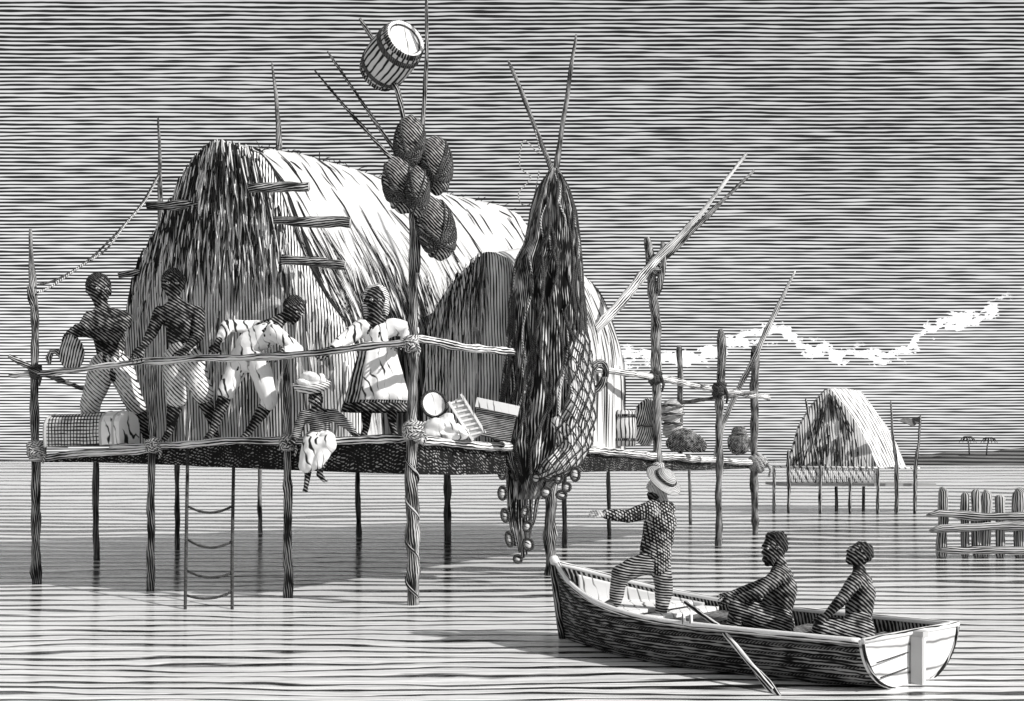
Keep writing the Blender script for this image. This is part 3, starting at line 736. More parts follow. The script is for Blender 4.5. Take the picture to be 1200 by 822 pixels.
# front direction is a = -90 deg (towards the viewer); lighter spread panel with open meshes at lower right
def panel(px, py): return None
A0, A1 = -2.0, -.12
ed = lambda g_: .50 - .35 * g_ + .06 * math.sin(g_ * 21)
def npan(f_, g_, lift):   # f_ 0..1 across, g_ 0..1 down
    a = A0 + (A1 - A0) * f_; p = netpt(6.2 + 5.8 * g_, a); lo_ = ed(g_)
    q_ = min(1, max(0, (f_ - lo_) * 6), max(0, (1 - f_) * 10), g_ * 8, (1 - g_) * 8); lift = (lift + .05) * q_ - .05
    return p + Vector((math.cos(a) * .6, math.sin(a), 0)) * lift
bm = B(); uvl = bm.loops.layers.uv.active; gr = []
for i in range(41): gr.append([bm.verts.new(npan(ed(i / 40) + (1 - ed(i / 40)) * k / 24, i / 40, .07)) for k in range(25)])
for i in range(40):
    for k in range(24):
        f_ = bm.faces.new((gr[i][k], gr[i + 1][k], gr[i + 1][k + 1], gr[i][k + 1]))
        for lp, (ii, kk) in zip(f_.loops, ((i, k), (i + 1, k), (i + 1, k + 1), (i, k + 1))): lp[uvl].uv = (kk / 24 * .9, ii / 40 * 1.6)
bmesh.ops.recalc_face_normals(bm, faces=bm.faces)
o = done(bm, 'spread_netting', M_NETL, net)
md = o.modifiers.new('thickness', 'SOLIDIFY'); md.thickness = .015
bm = B()
for j in range(-12, 14):
    for sgn in (1, -1):
        pts = []
        for i in range(30):
            g_ = i / 29; f_ = j / 7 + sgn * g_ * (1.9 if sgn > 0 else 1.1)
            if ed(g_) <= f_ <= 1: pts.append(npan(f_, g_, .095))
            elif pts: break
        if len(pts) > 2: tube(bm, pts, .0095, 5)
done(bm, 'open_meshes', M_BLACK, net)
# folds hanging as heavy cords, incl. tail under the net
bm = B(); rnd = random.Random(5)
for j in range(20):
    a = rnd.uniform(-math.pi + .1, -.1); f0 = rnd.uniform(.2, 8); f1 = min(12.9, f0 + rnd.uniform(1.5, 5)); pts = []
    for i in range(16):
        fr = f0 + (f1 - f0) * i / 15; aa = a + .12 * math.sin(i * .5 + j); p = netpt(fr, aa); pts.append(p + Vector((0, math.sin(aa), 0)) * .015)
    tube(bm, pts, [.017 * math.sin(math.pi * (.1 + .85 * i / 15)) for i in range(16)], 5)
tag(done(bm, 'pale_cords', M_ROPE, net), kind='stuff')
bm = B()
for j in range(70):
    a = rnd.uniform(-math.pi + .1, -.1); f0 = rnd.uniform(.0, 9); f1 = min(12.9, f0 + rnd.uniform(1.5, 5)); pts = []
    for i in range(16):
        fr = f0 + (f1 - f0) * i / 15; aa = a + .12 * math.sin(i * .4 + j); p = netpt(fr, aa); pts.append(p + Vector((0, math.sin(aa), 0)) * .02)
    tube(bm, pts, [.022 * math.sin(math.pi * (.1 + .85 * i / 15)) for i in range(16)], 5)
tag(done(bm, 'dark_cords', M_BLACK, net), kind='stuff')
bm = B()
for j, (x0, x1, y1) in enumerate(((596, 604, 640), (600, 609, 648), (606, 612, 652), (612, 614, 654), (618, 617, 650), (625, 621, 636), (632, 624, 616), (603, 600, 628))):
    tube(bm, [P(x0, 540, 15.6), P(x0 + 2 * math.sin(j), 575, 15.62), P((x0 + x1) / 2 - 2, 610, 15.65), P(x1, y1, 15.65)], [.03, .032, .026, .014], 7, .4, j)
done(bm, 'tail', M_NET, net)
def floatloop(cx, cy, rx, ry, tilt=0, D=15.45, kind='float'):
    k = D / F; c = P(cx, cy, D); bm = B(); rot = Matrix.Rotation(R(tilt), 3, 'Y'); rx *= .82; ry *= .86
    ell(bm, c, (rx * k, rx * k * .7, ry * k), rot, 14, 10)
    o = done(bm, 'float', M_BARK2, net)
    bm = B(); pts = [c + rot @ Vector((math.cos(a) * rx * k * 1.12, -.02, math.sin(a) * ry * k * 1.1)) for a in [2 * math.pi * i / 18 for i in range(19)]]
    tube(bm, pts, 1.7 * k, 6); done(bm, 'float_cord', M_BLACK, o)
M_BARK2 = hatch('pale_cork', .74, .03, .05, (.3, 0, 1), .25, .5, 6., .5)
for a in ((581, 507, 4, 10), (589, 553, 5, 9), (589, 578, 5, 8), (592, 604, 4.5, 8, -8), (597, 632, 4, 9, -12), (607, 655, 5, 4.5), (618, 617, 5, 6, 20), (619, 638, 6, 7, -20), (628, 561, 5.5, 6), (643, 557, 6, 7, 30), (655, 561, 4, 6, 20), (640, 577, 6, 6), (658, 580, 6, 5), (674, 556, 5.5, 8), (627, 531, 5, 7, -30), (618, 521, 3.5, 4), (615, 600, 4, 7, 15), (664, 571, 5, 5)):
    floatloop(*a)
bm = B(); c = P(699, 442, 16.2)
for rr, th_ in ((.16, .035), (.11, .02)):
    tube(bm, [c + Vector((math.cos(a) * rr * .8 + .05 * math.sin(a), 0, math.sin(a) * rr * 1.3)) for a in [2 * math.pi * i / 20 for i in range(21)]], th_, 8)
tube(bm, [c + Vector((-.12, 0, .1)), c + Vector((-.3, 0, .3))], .03, 7)
done(bm, 'rope_ring', M_BARK, net)

# ================================================================= DECK GOODS
def boxbm(bm, c, sx, sy, sz, rot):
    vs = [bm.verts.new(Vector(c) + rot @ Vector((x_ * sx / 2, y_ * sy / 2, z_ * sz / 2))) for x_ in (-1, 1) for y_ in (-1, 1) for z_ in (-1, 1)]
    for f_ in ((0, 1, 3, 2), (4, 6, 7, 5), (0, 4, 5, 1), (2, 3, 7, 6), (0, 2, 6, 4), (1, 5, 7, 3)): bm.faces.new([vs[i] for i in f_])
# wicker trunk, lying lengthways with a rounded end
tr = thing('wicker_trunk', P(107, 524, 15.3), 'wicker trunk with domed lid and rounded straps beside the left corner post', 'trunk')
axv = (P(150, 500, 15.15) - P(62, 504, 15.55)); Lh = axv.length; axv.normalize(); c0 = P(107, 503, 15.35); up = Vector((0, 0, 1)); nv = axv.cross(up).normalized()
def prism(f0, f1, grow, name, mat, dome=True, zlo=-1, zhi=1):
    bm = B(); k = 15.3 / F; ring = []
    base = [(-.20, -19 * k), (.20, -19 * k), (.215, -6 * k), (.21, 6 * k), (.17, 13 * k), (.09, 17.5 * k), (0, 19 * k), (-.09, 17.5 * k), (-.17, 13 * k), (-.21, 6 * k), (-.215, -6 * k)]
    for f_ in (f0, f0 + .02, f1 - .02, f1):
        gg = grow * (.93 if f_ in (f0, f1) else 1)
        ring.append([bm.verts.new(c0 + axv * (f_ - .5) * Lh + nv * a * gg + up * (b_ * gg)) for a, b_ in base])
    m_ = len(base)
    for j in range(3):
        for i in range(m_): bm.faces.new((ring[j][i], ring[j][(i + 1) % m_], ring[j + 1][(i + 1) % m_], ring[j + 1][i]))
    bm.faces.new(ring[0][::-1]); bm.faces.new(ring[-1]); bmesh.ops.recalc_face_normals(bm, faces=bm.faces)
    return done(bm, name, mat, tr, smooth=False)
prism(0, .78, 1, 'basket_body', M_WICKER); prism(.76, 1, 1.03, 'end_cover', M_WHITE)
for f_ in (.0, .74, .90): prism(f_, f_ + .05, 1.07, 'strap', M_BARK)
# clay jug on the rail under the leaning man's hands
jg = thing('clay_jug', P(84, 431, 15.25), 'round dark clay jug with a curved spout standing on the left rail', 'jug')
k_ = 15.25 / F; bm = B(); cc = P(84, 431, 15.25)
lathe(bm, cc, Matrix.Identity(3), [(.001, 0), (9 * k_, 0), (13 * k_, 8 * k_), (14.5 * k_, 18 * k_), (12 * k_, 28 * k_), (7 * k_, 35 * k_), (6 * k_, 38 * k_), (.001, 38 * k_)], 22); done(bm, 'jug_body', M_SKIRT, jg)
bm = B(); tube(bm, [P(73, 418, 15.25), P(66, 412, 15.25), P(60, 413, 15.25), P(57, 420, 15.25), P(58, 427, 15.25)], [.04, .035, .035, .04, .02], 9); done(bm, 'spout', M_BARK, jg)
# things by the corner post
def P2(px, py): return P(px, py, eCR(px) + .45)
k_ = 14.3 / F
bs = thing('enamel_basin', P(508, 490, 14.6), 'white oval basin with dark rim leaning by the corner post', 'basin')
rt = Vector((.25, -.85, .35)).normalized().to_track_quat('Z', 'Y').to_matrix()
bm = B(); lathe(bm, P(508, 476, 14.5), rt, [(.001, -.06), (.09, -.05), (.15, 0), (.16, .03), (.135, .03), (.08, -.02), (.001, -.03)], 26); 
for v in bm.verts: v.co.z = P(0, 476, 14.5).z + (v.co.z - P(0, 476, 14.5).z) * 1.15
done(bm, 'bowl', M_HEADW, bs)
bm = B(); cb = P(508, 475, 14.5); tube(bm, [cb + rt @ Vector((.155 * math.cos(a), .155 * math.sin(a) * 1.12, .03)) for a in [2 * math.pi * i / 24 for i in range(25)]], .02, 7); done(bm, 'rim', M_BLACK, bs)
sk = thing('cloth_heap', P(520, 515, 14.1), 'crumpled white cloth heap on the deck beside the corner post', 'cloth')
bm = B()
for (x_, y_, rx, ry, tl) in ((512, 500, 17, 11, 0), (530, 502, 15, 9, 20), (522, 494, 12, 8, -15), (540, 508, 10, 6, 10), (505, 508, 12, 7, 0), (524, 510, 24, 5, 0)):
    ell(bm, P(x_, y_, 14.05), (rx * k_, .12, ry * k_), Matrix.Rotation(R(tl), 3, 'Y'))
fuse(bm, 'cloth', M_WHITE, sk, .014, 2, .05, 9.)
cr = thing('slatted_crate', P(548, 513, 14.2), 'narrow slatted crate tilted on its side beside the cloth heap', 'crate')
ct = P(548, 490, 14.25); rt = Matrix.Rotation(R(-32), 3, 'Y') @ Matrix.Rotation(R(12), 3, 'Z')
rt = Matrix.Rotation(R(-32), 3, 'Y')
bm = B(); boxbm(bm, ct, .16, .35, .50, rt); done(bm, 'crate_core', M_BARK, cr, smooth=False)
for sx in (-1, 1):
    bm = B(); boxbm(bm, ct + rt @ Vector((sx * .085, -.185, 0)), .03, .03, .54, rt); done(bm, 'crate_rail', M_HEADW, cr, smooth=False)
for j in range(8):
    bm = B(); boxbm(bm, ct + rt @ Vector((0, -.182, -.22 + j * .063)), .15, .016, .022, rt @ Matrix.Rotation(R(18), 3, 'Y')); done(bm, 'slat', M_HEADW, cr, smooth=False)
ob = thing('open_box', P(575, 517, 14.9), 'pale lidded box with dark ruled front half hidden by the net', 'box')
rt = Matrix.Rotation(R(12), 3, 'Y'); ct = P(580, 492, 15.0)
bm = B(); boxbm(bm, ct - rt @ Vector((0, 0, .06)), .5, .35, .34, rt); done(bm, 'box_body', M_PANTS, ob, smooth=False)
bm = B(); boxbm(bm, ct + rt @ Vector((0, -.02, .16)), .54, .39, .12, rt); done(bm, 'lid', M_HEADW, ob, smooth=False)
# right-hand goods
kk = 20.0 / F
tb = thing('wooden_tub', P(729, 523, 20.), 'squat wooden tub with pale staves at the foot of the white dome', 'tub')
bm = B(); lathe(bm, P(729, 523, 20.), Matrix.Identity(3), [(.001, 0), (16 * kk, 0), (17 * kk, 20 * kk), (15.5 * kk, 40 * kk), (12 * kk, 42 * kk), (.001, 42 * kk)], 24); done(bm, 'tub_staves', M_STAVE, tb)
for z_ in (6, 34):
    bm = B(); lathe(bm, P(729, 523, 20.) + Vector((0, 0, z_ * kk)), Matrix.Identity(3), [(16.2 * kk, 0), (17.6 * kk, 0), (17.6 * kk, 3 * kk), (16.2 * kk, 3 * kk)], 24); done(bm, 'hoop', M_BARK, tb)
def sack(pts, D, label, name, cat, mat, band=None, grp=None):
    t_ = thing(name, P(pts[0][0], 528, D), label, cat, grp); bm = B(); k = D / F
    for x_, y_, rx, ry, tl in pts: ell(bm, P(x_, y_, D), (rx * k, rx * k * .8, ry * k), Matrix.Rotation(R(tl), 3, 'Y'))
    fuse(bm, 'bag', mat, t_, .02, 3, .03, 6.)
    if band:
        bm = B()
        for x_, y_, r_, tl in band: coil(bm, P(x_, y_, D), Matrix.Rotation(R(tl), 3, 'Y') @ Vector((0, 0, 1)), r_ * k, 1.6 * k, 1.1, 0, x_)
        done(bm, 'binding', M_BARK, t_)
sack([(756, 488, 13, 22, 10), (757, 508, 13, 16, 0)], 20.6, 'dark bulging sack between the tub and the forked post', 'sack', 'sack', M_SKIRT, [(757, 500, 13.5, 0)])
sack([(787, 483, 13, 16, 0), (788, 502, 12, 12, 0)], 22.2, 'upright pale basket with dark bands right of the forked post', 'basket', 'basket', M_STRAW, [(787, 476, 13, 0), (787, 486, 13.6, 0), (788, 497, 12.6, 0)])
sack([(800, 515, 17, 13, -15), (812, 520, 17, 11, 15), (790, 520, 10, 9, 0)], 21.8, 'low hatched bundle of matting lying on the deck near the right rail', 'mat_bundle', 'bundle', M_COAT, [(820, 521, 9, 80)])
sack([(866, 520, 14, 14, 0), (866, 506, 9, 7, 0)], 25.2, 'small dark tied bag near the last post of the platform', 'bag', 'bag', M_COAT, [(866, 508, 8, 0)])

# ================================================================= PEOPLE
def V3(D0, j): return P(j[0], j[1], D0 + (j[2] if len(j) > 2 else 0))
def hand(bm, wr, tip, palm_n, s, curl=.5, side=1, voxel=.01):
    """palm plus four unequal bent fingers and a thumb, s = hand length"""
    d = (tip - wr).normalized(); n_ = (palm_n - d * palm_n.dot(d)).normalized(); w_ = d.cross(n_) * side
    pc_ = wr + d * s * .28
    for q in (-.55, 0, .55): cap(bm, wr + d * s * .06 + w_ * q * s * .12, wr + d * s * .46 + w_ * q * s * .34, s * .11, s * .105, 8)
    for i, (o_, l_) in enumerate(((-.30, .42), (-.10, .50), (.10, .47), (.29, .36))):
        a = wr + d * s * .46 + w_ * o_ * s; dirf = (d + w_ * o_ * .55).normalized()
        b_ = a + (dirf + n_ * curl * .25).normalized() * s * l_ * .5; c = b_ + (dirf + n_ * curl * 1.1).normalized() * s * l_ * .5
        cap(bm, a, b_, s * .062, s * .056, 8); cap(bm, b_, c, s * .056, s * .045, 8)
    a = wr + d * s * .14 - w_ * s * .22; b_ = a + (d * .7 - w_ * .8 + n_ * .3).normalized() * s * .26; c = b_ + (d - w_ * .15 + n_ * .5).normalized() * s * .24
    cap(bm, a, b_, s * .08, s * .065, 8); cap(bm, b_, c, s * .065, s * .05, 8)
def head_shapes(bm, c, rx, ry, f, up_):
    f = Vector(f).normalized(); up_ = Vector(up_); up_ = (up_ - f * up_.dot(f)).normalized(); s_ = f.cross(up_)
    rot = Matrix((s_, f, up_)).transposed()
    L = lambda x_, y_, z_: c + rot @ Vector((x_ * rx, y_ * rx, z_ * ry))
    ell(bm, L(0, -.12, .14), (rx * .93, rx * 1.05, ry * .86), rot, 20, 14)        # skull
    ell(bm, L(0, .22, -.30), (rx * .74, rx * .78, ry * .62), rot, 16, 12)         # face
    ell(bm, L(0, .42, -.74), (rx * .44, rx * .46, ry * .26), rot, 12, 8)          # chin
    cap(bm, L(0, .86, .10), L(0, 1.16, -.22), rx * .09, rx * .16, 8)              # nose
    ell(bm, L(0, 1.0, -.28), (rx * .24, rx * .16, ry * .09), rot, 10, 6)
    ell(bm, L(0, .88, -.50), (rx * .34, rx * .18, ry * .075), rot, 10, 6)         # lips
    for q in (-1, 1):
        ell(bm, L(q * .36, .86, .20), (rx * .28, rx * .14, ry * .07), rot, 10, 6)  # brow
        ell(bm, L(q * .92, -.08, -.06), (rx * .12, rx * .22, ry * .24), rot, 10, 6)  # ear
    return rot, L
def person(name_label, D0, J, hp, face, kind='man', cat='person', vox=.0105, mats=None, up_=(0, 0, 1), girth=1., limb=1.08, group=None, hair='short', beard=False, sc=1., loc=None, handlen=None):
    """J: joints in px with optional depth offset. hp: (rx, ry) head half sizes in px"""
    skin = mats or M_SKIN; k = D0 / F
    V = {a: V3(D0, b_) for a, b_ in J.items()}
    base = loc if loc is not None else Vector(((V['hipl'].x + V['hipr'].x) / 2, D0, min(V['anl'].z, V['anr'].z)))
    t_ = thing('person', base, name_label, cat, group)
    S = hp[1] * k * 2 * 7.0 / 7.5 * sc          # unit = head height
    g_ = girth; bm = bmesh.new()
    rot, L = head_shapes(bm, V['head'], hp[0] * k, hp[1] * k, face, up_)
    cap(bm, V['head'] - rot @ Vector((0, .25 * hp[0] * k, .45 * hp[1] * k)), V['neck'], S * .21, S * .24)
    cap(bm, V['neck'], V['chest'], S * .25, S * .42 * g_)
    shm = (V['shl'] + V['shr']) / 2
    for a in ('shl', 'shr'):
        cap(bm, shm.lerp(V[a], .25), V[a], S * .30 * g_, S * .235)
        cap(bm, V[a].lerp(V['neck'], .2), V['neck'], S * .17, S * .2)
        cap(bm, V[a].lerp(shm, .45), V['chest'], S * .28 * g_, S * .36 * g_)
    cap(bm, V['chest'], V['waist'], S * .46 * g_, S * .38 * g_); hm = (V['hipl'] + V['hipr']) / 2
    cap(bm, V['waist'], hm, S * .38 * g_, S * .44 * g_)
    hl_ = handlen or S * .72
    for s_ in 'lr':
        cap(bm, V['sh' + s_], V['el' + s_], S * .225 * limb, S * .165 * limb); cap(bm, V['el' + s_], V['wr' + s_], S * .175 * limb, S * .105 * limb)
        d = (V['wr' + s_] - V['el' + s_]).normalized(); hd = (d + Vector((0, -.2, -.35))).normalized() if ('hd' + s_) not in V else (V['hd' + s_] - V['wr' + s_]).normalized()
        hand(bm, V['wr' + s_], V['wr' + s_] + hd, Vector((0, .5, -1)), hl_, .5, 1 if s_ == 'l' else -1)
        cap(bm, V['hip' + s_].lerp(hm, .2), V['kn' + s_], S * .36 * g_, S * .23 * limb); kn = V['kn' + s_]; an = V['an' + s_]
        cap(bm, kn, kn.lerp(an, .35), S * .22 * limb, S * .235 * limb); cap(bm, kn.lerp(an, .3), an, S * .235 * limb, S * .13)
        toe = V['toe' + s_]; cap(bm, an, toe, S * .135, S * .10); hd_ = (an - toe).normalized(); cap(bm, an, an + hd_ * S * .12 - Vector((0, 0, S * .08)), S * .12, S * .10)
        sidev = (toe - an).cross(Vector((0, 0, 1))).normalized()
        for q in range(5): cap(bm, toe + sidev * (q - 2) * S * .045, toe + sidev * (q - 2) * S * .055 + (toe - an).normalized() * S * (.14 - .015 * abs(q - 1)), S * .04, S * .032, 7)
    body = fuse(bm, 'body', skin, t_, vox, 2)
    for q in (-1, 1):
        bm = bmesh.new(); ell(bm, L(q * .36, .88, .06), (hp[0] * k * .17, hp[0] * k * .12, hp[1] * k * .075), rot, 10, 8); e = done(bm, 'eye', M_EYE, t_)
        bm = bmesh.new(); ell(bm, L(q * .36, .99, .06), (hp[0] * k * .08, hp[0] * k * .05, hp[1] * k * .06), rot, 8, 6); done(bm, 'pupil', M_BLACK, e)
    if hair:
        bm = bmesh.new(); ell(bm, L(0, -.24, .28), (hp[0] * k * 1.0, hp[0] * k * 1.06, hp[1] * k * .82), rot, 20, 14)
        if hair == 'bushy':
            for i in range(26):
                a = i * 2.4; z_ = -.15 + .8 * i / 26; ell(bm, L(math.cos(a) * .8 * (1 - z_ * .5), -.25 + math.sin(a) * .7, .3 + z_), (hp[0] * k * .26,) * 3, rot, 8, 6)
        fuse(bm, 'hair', M_HAIR, t_, vox, 1, .012, 40.)
    if beard:
        bm = bmesh.new(); ell(bm, L(0, .46, -.72), (hp[0] * k * .62, hp[0] * k * .62, hp[1] * k * .38), rot, 16, 10)
        for i in range(9): ell(bm, L(-.55 + i * .137, .75 - .25 * abs(i - 4) / 4, -.85 - .1 * math.sin(i * 2)), (hp[0] * k * .16, hp[0] * k * .16, hp[1] * k * .2), rot, 8, 6)
        fuse(bm, 'beard', M_HAIR, t_, vox, 1, .01, 40.)
    return t_, V, S, L, rot
def garment(t_, name, mat, caps, vox=.012, smooth=2, lump=.012, ls=9., k=1.):
    bm = bmesh.new()
    for a, b_, ra, rb_ in caps: cap(bm, a, b_, ra, rb_, 14)
    return fuse(bm, name, mat, t_, vox, smooth, lump, ls)
def shorts(t_, V, S, mat, below=.12, g=1., name='trousers', flare=.32):
    hm = (V['hipl'] + V['hipr']) / 2; c = [(V['waist'].lerp(hm, .15), hm, S * .47 * g, S * .54 * g)]
    for s_ in 'lr':
        kn = V['kn' + s_]; end = kn.lerp(V['an' + s_], below)
        c.append((V['hip' + s_], kn, S * .46 * g, S * flare)); c.append((kn, end, S * flare, S * flare * 1.02))
    return garment(t_, name, mat, c)
FG = 'people on the platform'
# man leaning at the left corner
t_, V, S, L, _ = person('bare-chested man in striped knee trousers leaning over the left rail beside the jug', 15.75,
    dict(head=(116, 340), neck=(121, 363), chest=(127, 386), waist=(130, 414), shl=(107, 373, -.1), shr=(146, 374, .05), ell=(96, 388, -.25), wrl=(90, 384, -.45), elr=(134, 396, -.25), wrr=(100, 391, -.45), hdr=(88, 389, -.45), hdl=(84, 392, -.5),
         hipl=(121, 430, -.02), hipr=(140, 430, .02), knl=(106, 474, -.15), knr=(158, 474, -.1), anl=(103, 514, .0), anr=(172, 510, 0), toel=(97, 520, -.1), toer=(181, 517, -.1)), (14.5, 18.5), (.55, -.8, -.08), girth=1.22, limb=1.2)
shorts(t_, V, S, M_STRIPE)
# man standing with hand on rail
t_, V, S, L, _ = person('bare-chested man in knee shorts standing upright with both hands on the rail', 15.0,
    dict(head=(203, 334), neck=(206, 355), chest=(211, 378), waist=(214, 406), shl=(188, 367), shr=(232, 367), ell=(178, 390, -.1), wrl=(168, 406, -.25), hdl=(162, 415, -.3), elr=(233, 393, -.1), wrr=(220, 408, -.3), hdr=(212, 414, -.35),
         hipl=(205, 423), hipr=(224, 423), knl=(207, 464, -.15), knr=(237, 460, -.1), anl=(199, 505), anr=(250, 498, .1), toel=(193, 514, -.15), toer=(254, 512, 0)), (13.5, 18), (.22, -.95, -.05), hair='short', girth=1.15, limb=1.15)
shorts(t_, V, S, M_STRIPE, .05, flare=.36)
# bending man
t_, V, S, L, _ = person('man in white shirt bending far forward over the rail, head to the right', 14.75,
    dict(head=(344, 364), neck=(328, 375), chest=(312, 392), waist=(290, 404), shl=(300, 384, .2), shr=(322, 390, -.15), ell=(266, 382, .0), wrl=(255, 402, -.25), hdl=(252, 414, -.3), elr=(348, 410, -.2), wrr=(330, 413, -.4), hdr=(318, 418, -.42),
         hipl=(284, 418, .1), hipr=(302, 424, -.05), knl=(266, 458, .0), knr=(316, 470, -.05), anl=(250, 504), anr=(290, 508, .1), toel=(243, 512, -.1), toer=(282, 516, .0)), (12.5, 16), (.72, -.55, -.45), up_=(.4, 0, .9), girth=1.12, limb=1.15)
shorts(t_, V, S, M_WHITE, .05)
garment(t_, 'shirt', M_WHITE, [(V['neck'].lerp(V['chest'], .5), V['chest'], S * .34, S * .5), (V['chest'], V['waist'], S * .52, S * .47), (V['waist'], (V['hipl'] + V['hipr']) / 2, S * .47, S * .46),
    (V['shl'], V['ell'], S * .29, S * .24), (V['ell'], V['wrl'].lerp(V['ell'], .3), S * .24, S * .2), (V['shr'], V['elr'], S * .3, S * .25), (V['elr'], V['wrr'].lerp(V['elr'], .25), S * .25, S * .2), (V['shl'], V['shr'], S * .3, S * .3)])
# woman
t_, V, S, L, _ = person('woman in headscarf, white blouse and apron over a wide dark skirt', 14.25,
    dict(head=(440, 353), neck=(441, 374), chest=(442, 391), waist=(441, 405), shl=(423, 384), shr=(461, 383), ell=(404, 398, -.15), wrl=(390, 408, -.35), hdl=(381, 414, -.4), elr=(482, 388, .0), wrr=(474, 402, -.3), hdr=(468, 404, -.38),
         hipl=(434, 422), hipr=(452, 422), knl=(430, 460), knr=(458, 460), anl=(429, 500), anr=(460, 498), toel=(427, 509, -.12), toer=(462, 508, -.12)), (13.5, 18), (.12, -.98, -.1), hair=None)
garment(t_, 'blouse', M_WHITE, [(V['chest'], V['waist'], S * .46, S * .42), (V['shl'], V['chest'], S * .3, S * .4), (V['shr'], V['chest'], S * .3, S * .4), (V['shl'], V['ell'], S * .30, S * .25), (V['ell'], V['wrl'].lerp(V['ell'], .15), S * .24, S * .17), (V['shr'], V['elr'], S * .30, S * .27), (V['elr'], V['wrr'].lerp(V['elr'], .3), S * .26, S * .21)])
kz = 14.25 / F; wz = P(441, 404, 14.25)
def skirt(t_, c, prof, folds, name, mat, a0=0, a1=2 * math.pi, off=0., sk=0.):
    bm = B(); N = 72; rs = []
    for r, z_, dx in prof:
        rs.append([])
        for i in range(N + 1):
            a = a0 + (a1 - a0) * i / N; fo = 1 + folds * (-z_ / prof[-1][1] if prof[-1][1] > 0 else z_ / prof[-1][1]) * math.sin(a * 13 + math.sin(a * 3))
            rs[-1].append(bm.verts.new(c + Vector(((r * fo + off) * math.cos(a) + dx, (r * fo + off) * .8 * math.sin(a), z_))))
    for j in range(len(rs) - 1):
        for i in range(N): bm.faces.new((rs[j][i], rs[j][i + 1], rs[j + 1][i + 1], rs[j + 1][i]))
    bmesh.ops.remove_doubles(bm, verts=bm.verts, dist=1e-5); bmesh.ops.recalc_face_normals(bm, faces=bm.faces)
    o = done(bm, name, mat, t_); md = o.modifiers.new('thick', 'SOLIDIFY'); md.thickness = .012; return o
sp = [(17 * kz, 2 * kz, 0), (22 * kz, -12 * kz, 0), (28 * kz, -32 * kz, 0), (34 * kz, -55 * kz, .0), (38 * kz, -72 * kz, .0)]
skirt(t_, wz, sp, .06, 'skirt', M_SKIRT); skirt(t_, wz, sp[:-1] + [(36.5 * kz, -66 * kz, .0)], .06, 'apron', M_WHITE, -1.95, -.15, .022)
skirt(t_, wz, [(38 * kz, -69 * kz, .0), (40 * kz, -79 * kz, .0)], .05, 'hem_flounce', M_SKIN, off=.008)
bm = bmesh.new(); c = V['head']; hk = 14.25 / F
ell(bm, c + Vector((0, .065, .065)), (15.8 * hk, 15.5 * hk, 14.5 * hk), None, 20, 14); ell(bm, c + Vector((-.1, .06, -.06)), (6 * hk, 9 * hk, 14 * hk)); ell(bm, c + Vector((.11, .06, -.06)), (5 * hk, 9 * hk, 13 * hk))
fuse(bm, 'headscarf', M_STRAW, t_, .012, 2, .012, 14.)
# seated child
t_, V, S, L, _ = person('child in dark jersey and pale skirt sitting on the platform edge with legs dangling', 13.75,
    dict(head=(370, 470), neck=(371, 481), chest=(374, 493), waist=(376, 508), shl=(357, 487), shr=(391, 486), ell=(350, 502, .0), wrl=(345, 514, -.05), hdl=(342, 520, -.08), elr=(408, 499), wrr=(416, 509, -.05), hdr=(424, 514, -.08),
         hipl=(369, 516, .05), hipr=(382, 516, .05), knl=(364, 522, -.28), knr=(384, 521, -.3), anl=(360, 562, -.24), anr=(374, 556, -.28), toel=(358, 574, -.34), toer=(380, 563, -.42)), (8.5, 10), (.2, -.95, -.2), vox=.009, hair='short', girth=1.0, limb=1.05, sc=1.36, handlen=.15); SJ = S; S = S / 1.42
garment(t_, 'jersey', M_PANTS, [(V['chest'], V['waist'], S * .72, S * .66), (V['shl'], V['chest'], S * .42, S * .5), (V['shr'], V['chest'], S * .42, S * .5), (V['shl'], V['ell'], S * .38, S * .32), (V['ell'], V['wrl'].lerp(V['ell'], .2), S * .32, S * .24), (V['shr'], V['elr'], S * .38, S * .32), (V['elr'], V['wrr'].lerp(V['elr'], .2), S * .32, S * .24)], .01)
kc = 13.75 / F
def W3(px, py, d_=0): return P(px, py, 13.75 + d_)
S = SJ
garment(t_, 'skirt', M_WHITE, [(V['waist'], (V['hipl'] + V['hipr']) / 2, S * .48, S * .56), (V['hipl'], V['knl'], S * .5, S * .42), (V['hipr'], V['knr'], S * .5, S * .42), (V['knl'], V['knr'], S * .40, S * .40), (V['knl'], W3(358, 546, -.28), S * .40, S * .34), (V['knr'], W3(372, 543, -.33), S * .38, S * .30), (W3(365, 530, -.3), W3(365, 544, -.3), S * .34, S * .34)], .01)
hat = thing('tray_of_bread', P(367, 458, 13.72), 'round flat basket heaped with cloth balanced on the seated child head', 'basket')
bm = B(); lathe(bm, P(367, 459, 13.72), Matrix.Rotation(R(-5), 3, 'Y') @ Matrix.Rotation(R(14), 3, 'X'), [(.001, 0), (14 * kc, 0), (21 * kc, 5 * kc), (23.5 * kc, 11 * kc), (21 * kc, 12 * kc), (18 * kc, 9 * kc), (.001, 8 * kc)], 30); done(bm, 'tray', M_STRAW, hat)
bm = bmesh.new()
for x_, y_, rx, ry, tl in ((357, 449, 10, 5.5, 20), (372, 445, 12, 6, -20), (364, 441, 11, 5, 10), (380, 449, 8, 5, 0), (368, 451, 17, 5, 0)): ell(bm, P(x_, y_, 13.7), (rx * kc, 9 * kc, ry * kc), Matrix.Rotation(R(tl), 3, 'Y'))
fuse(bm, 'cloth', M_WHITE, hat, .01, 1, .01, 20.)
hat.name = 'head_basket'

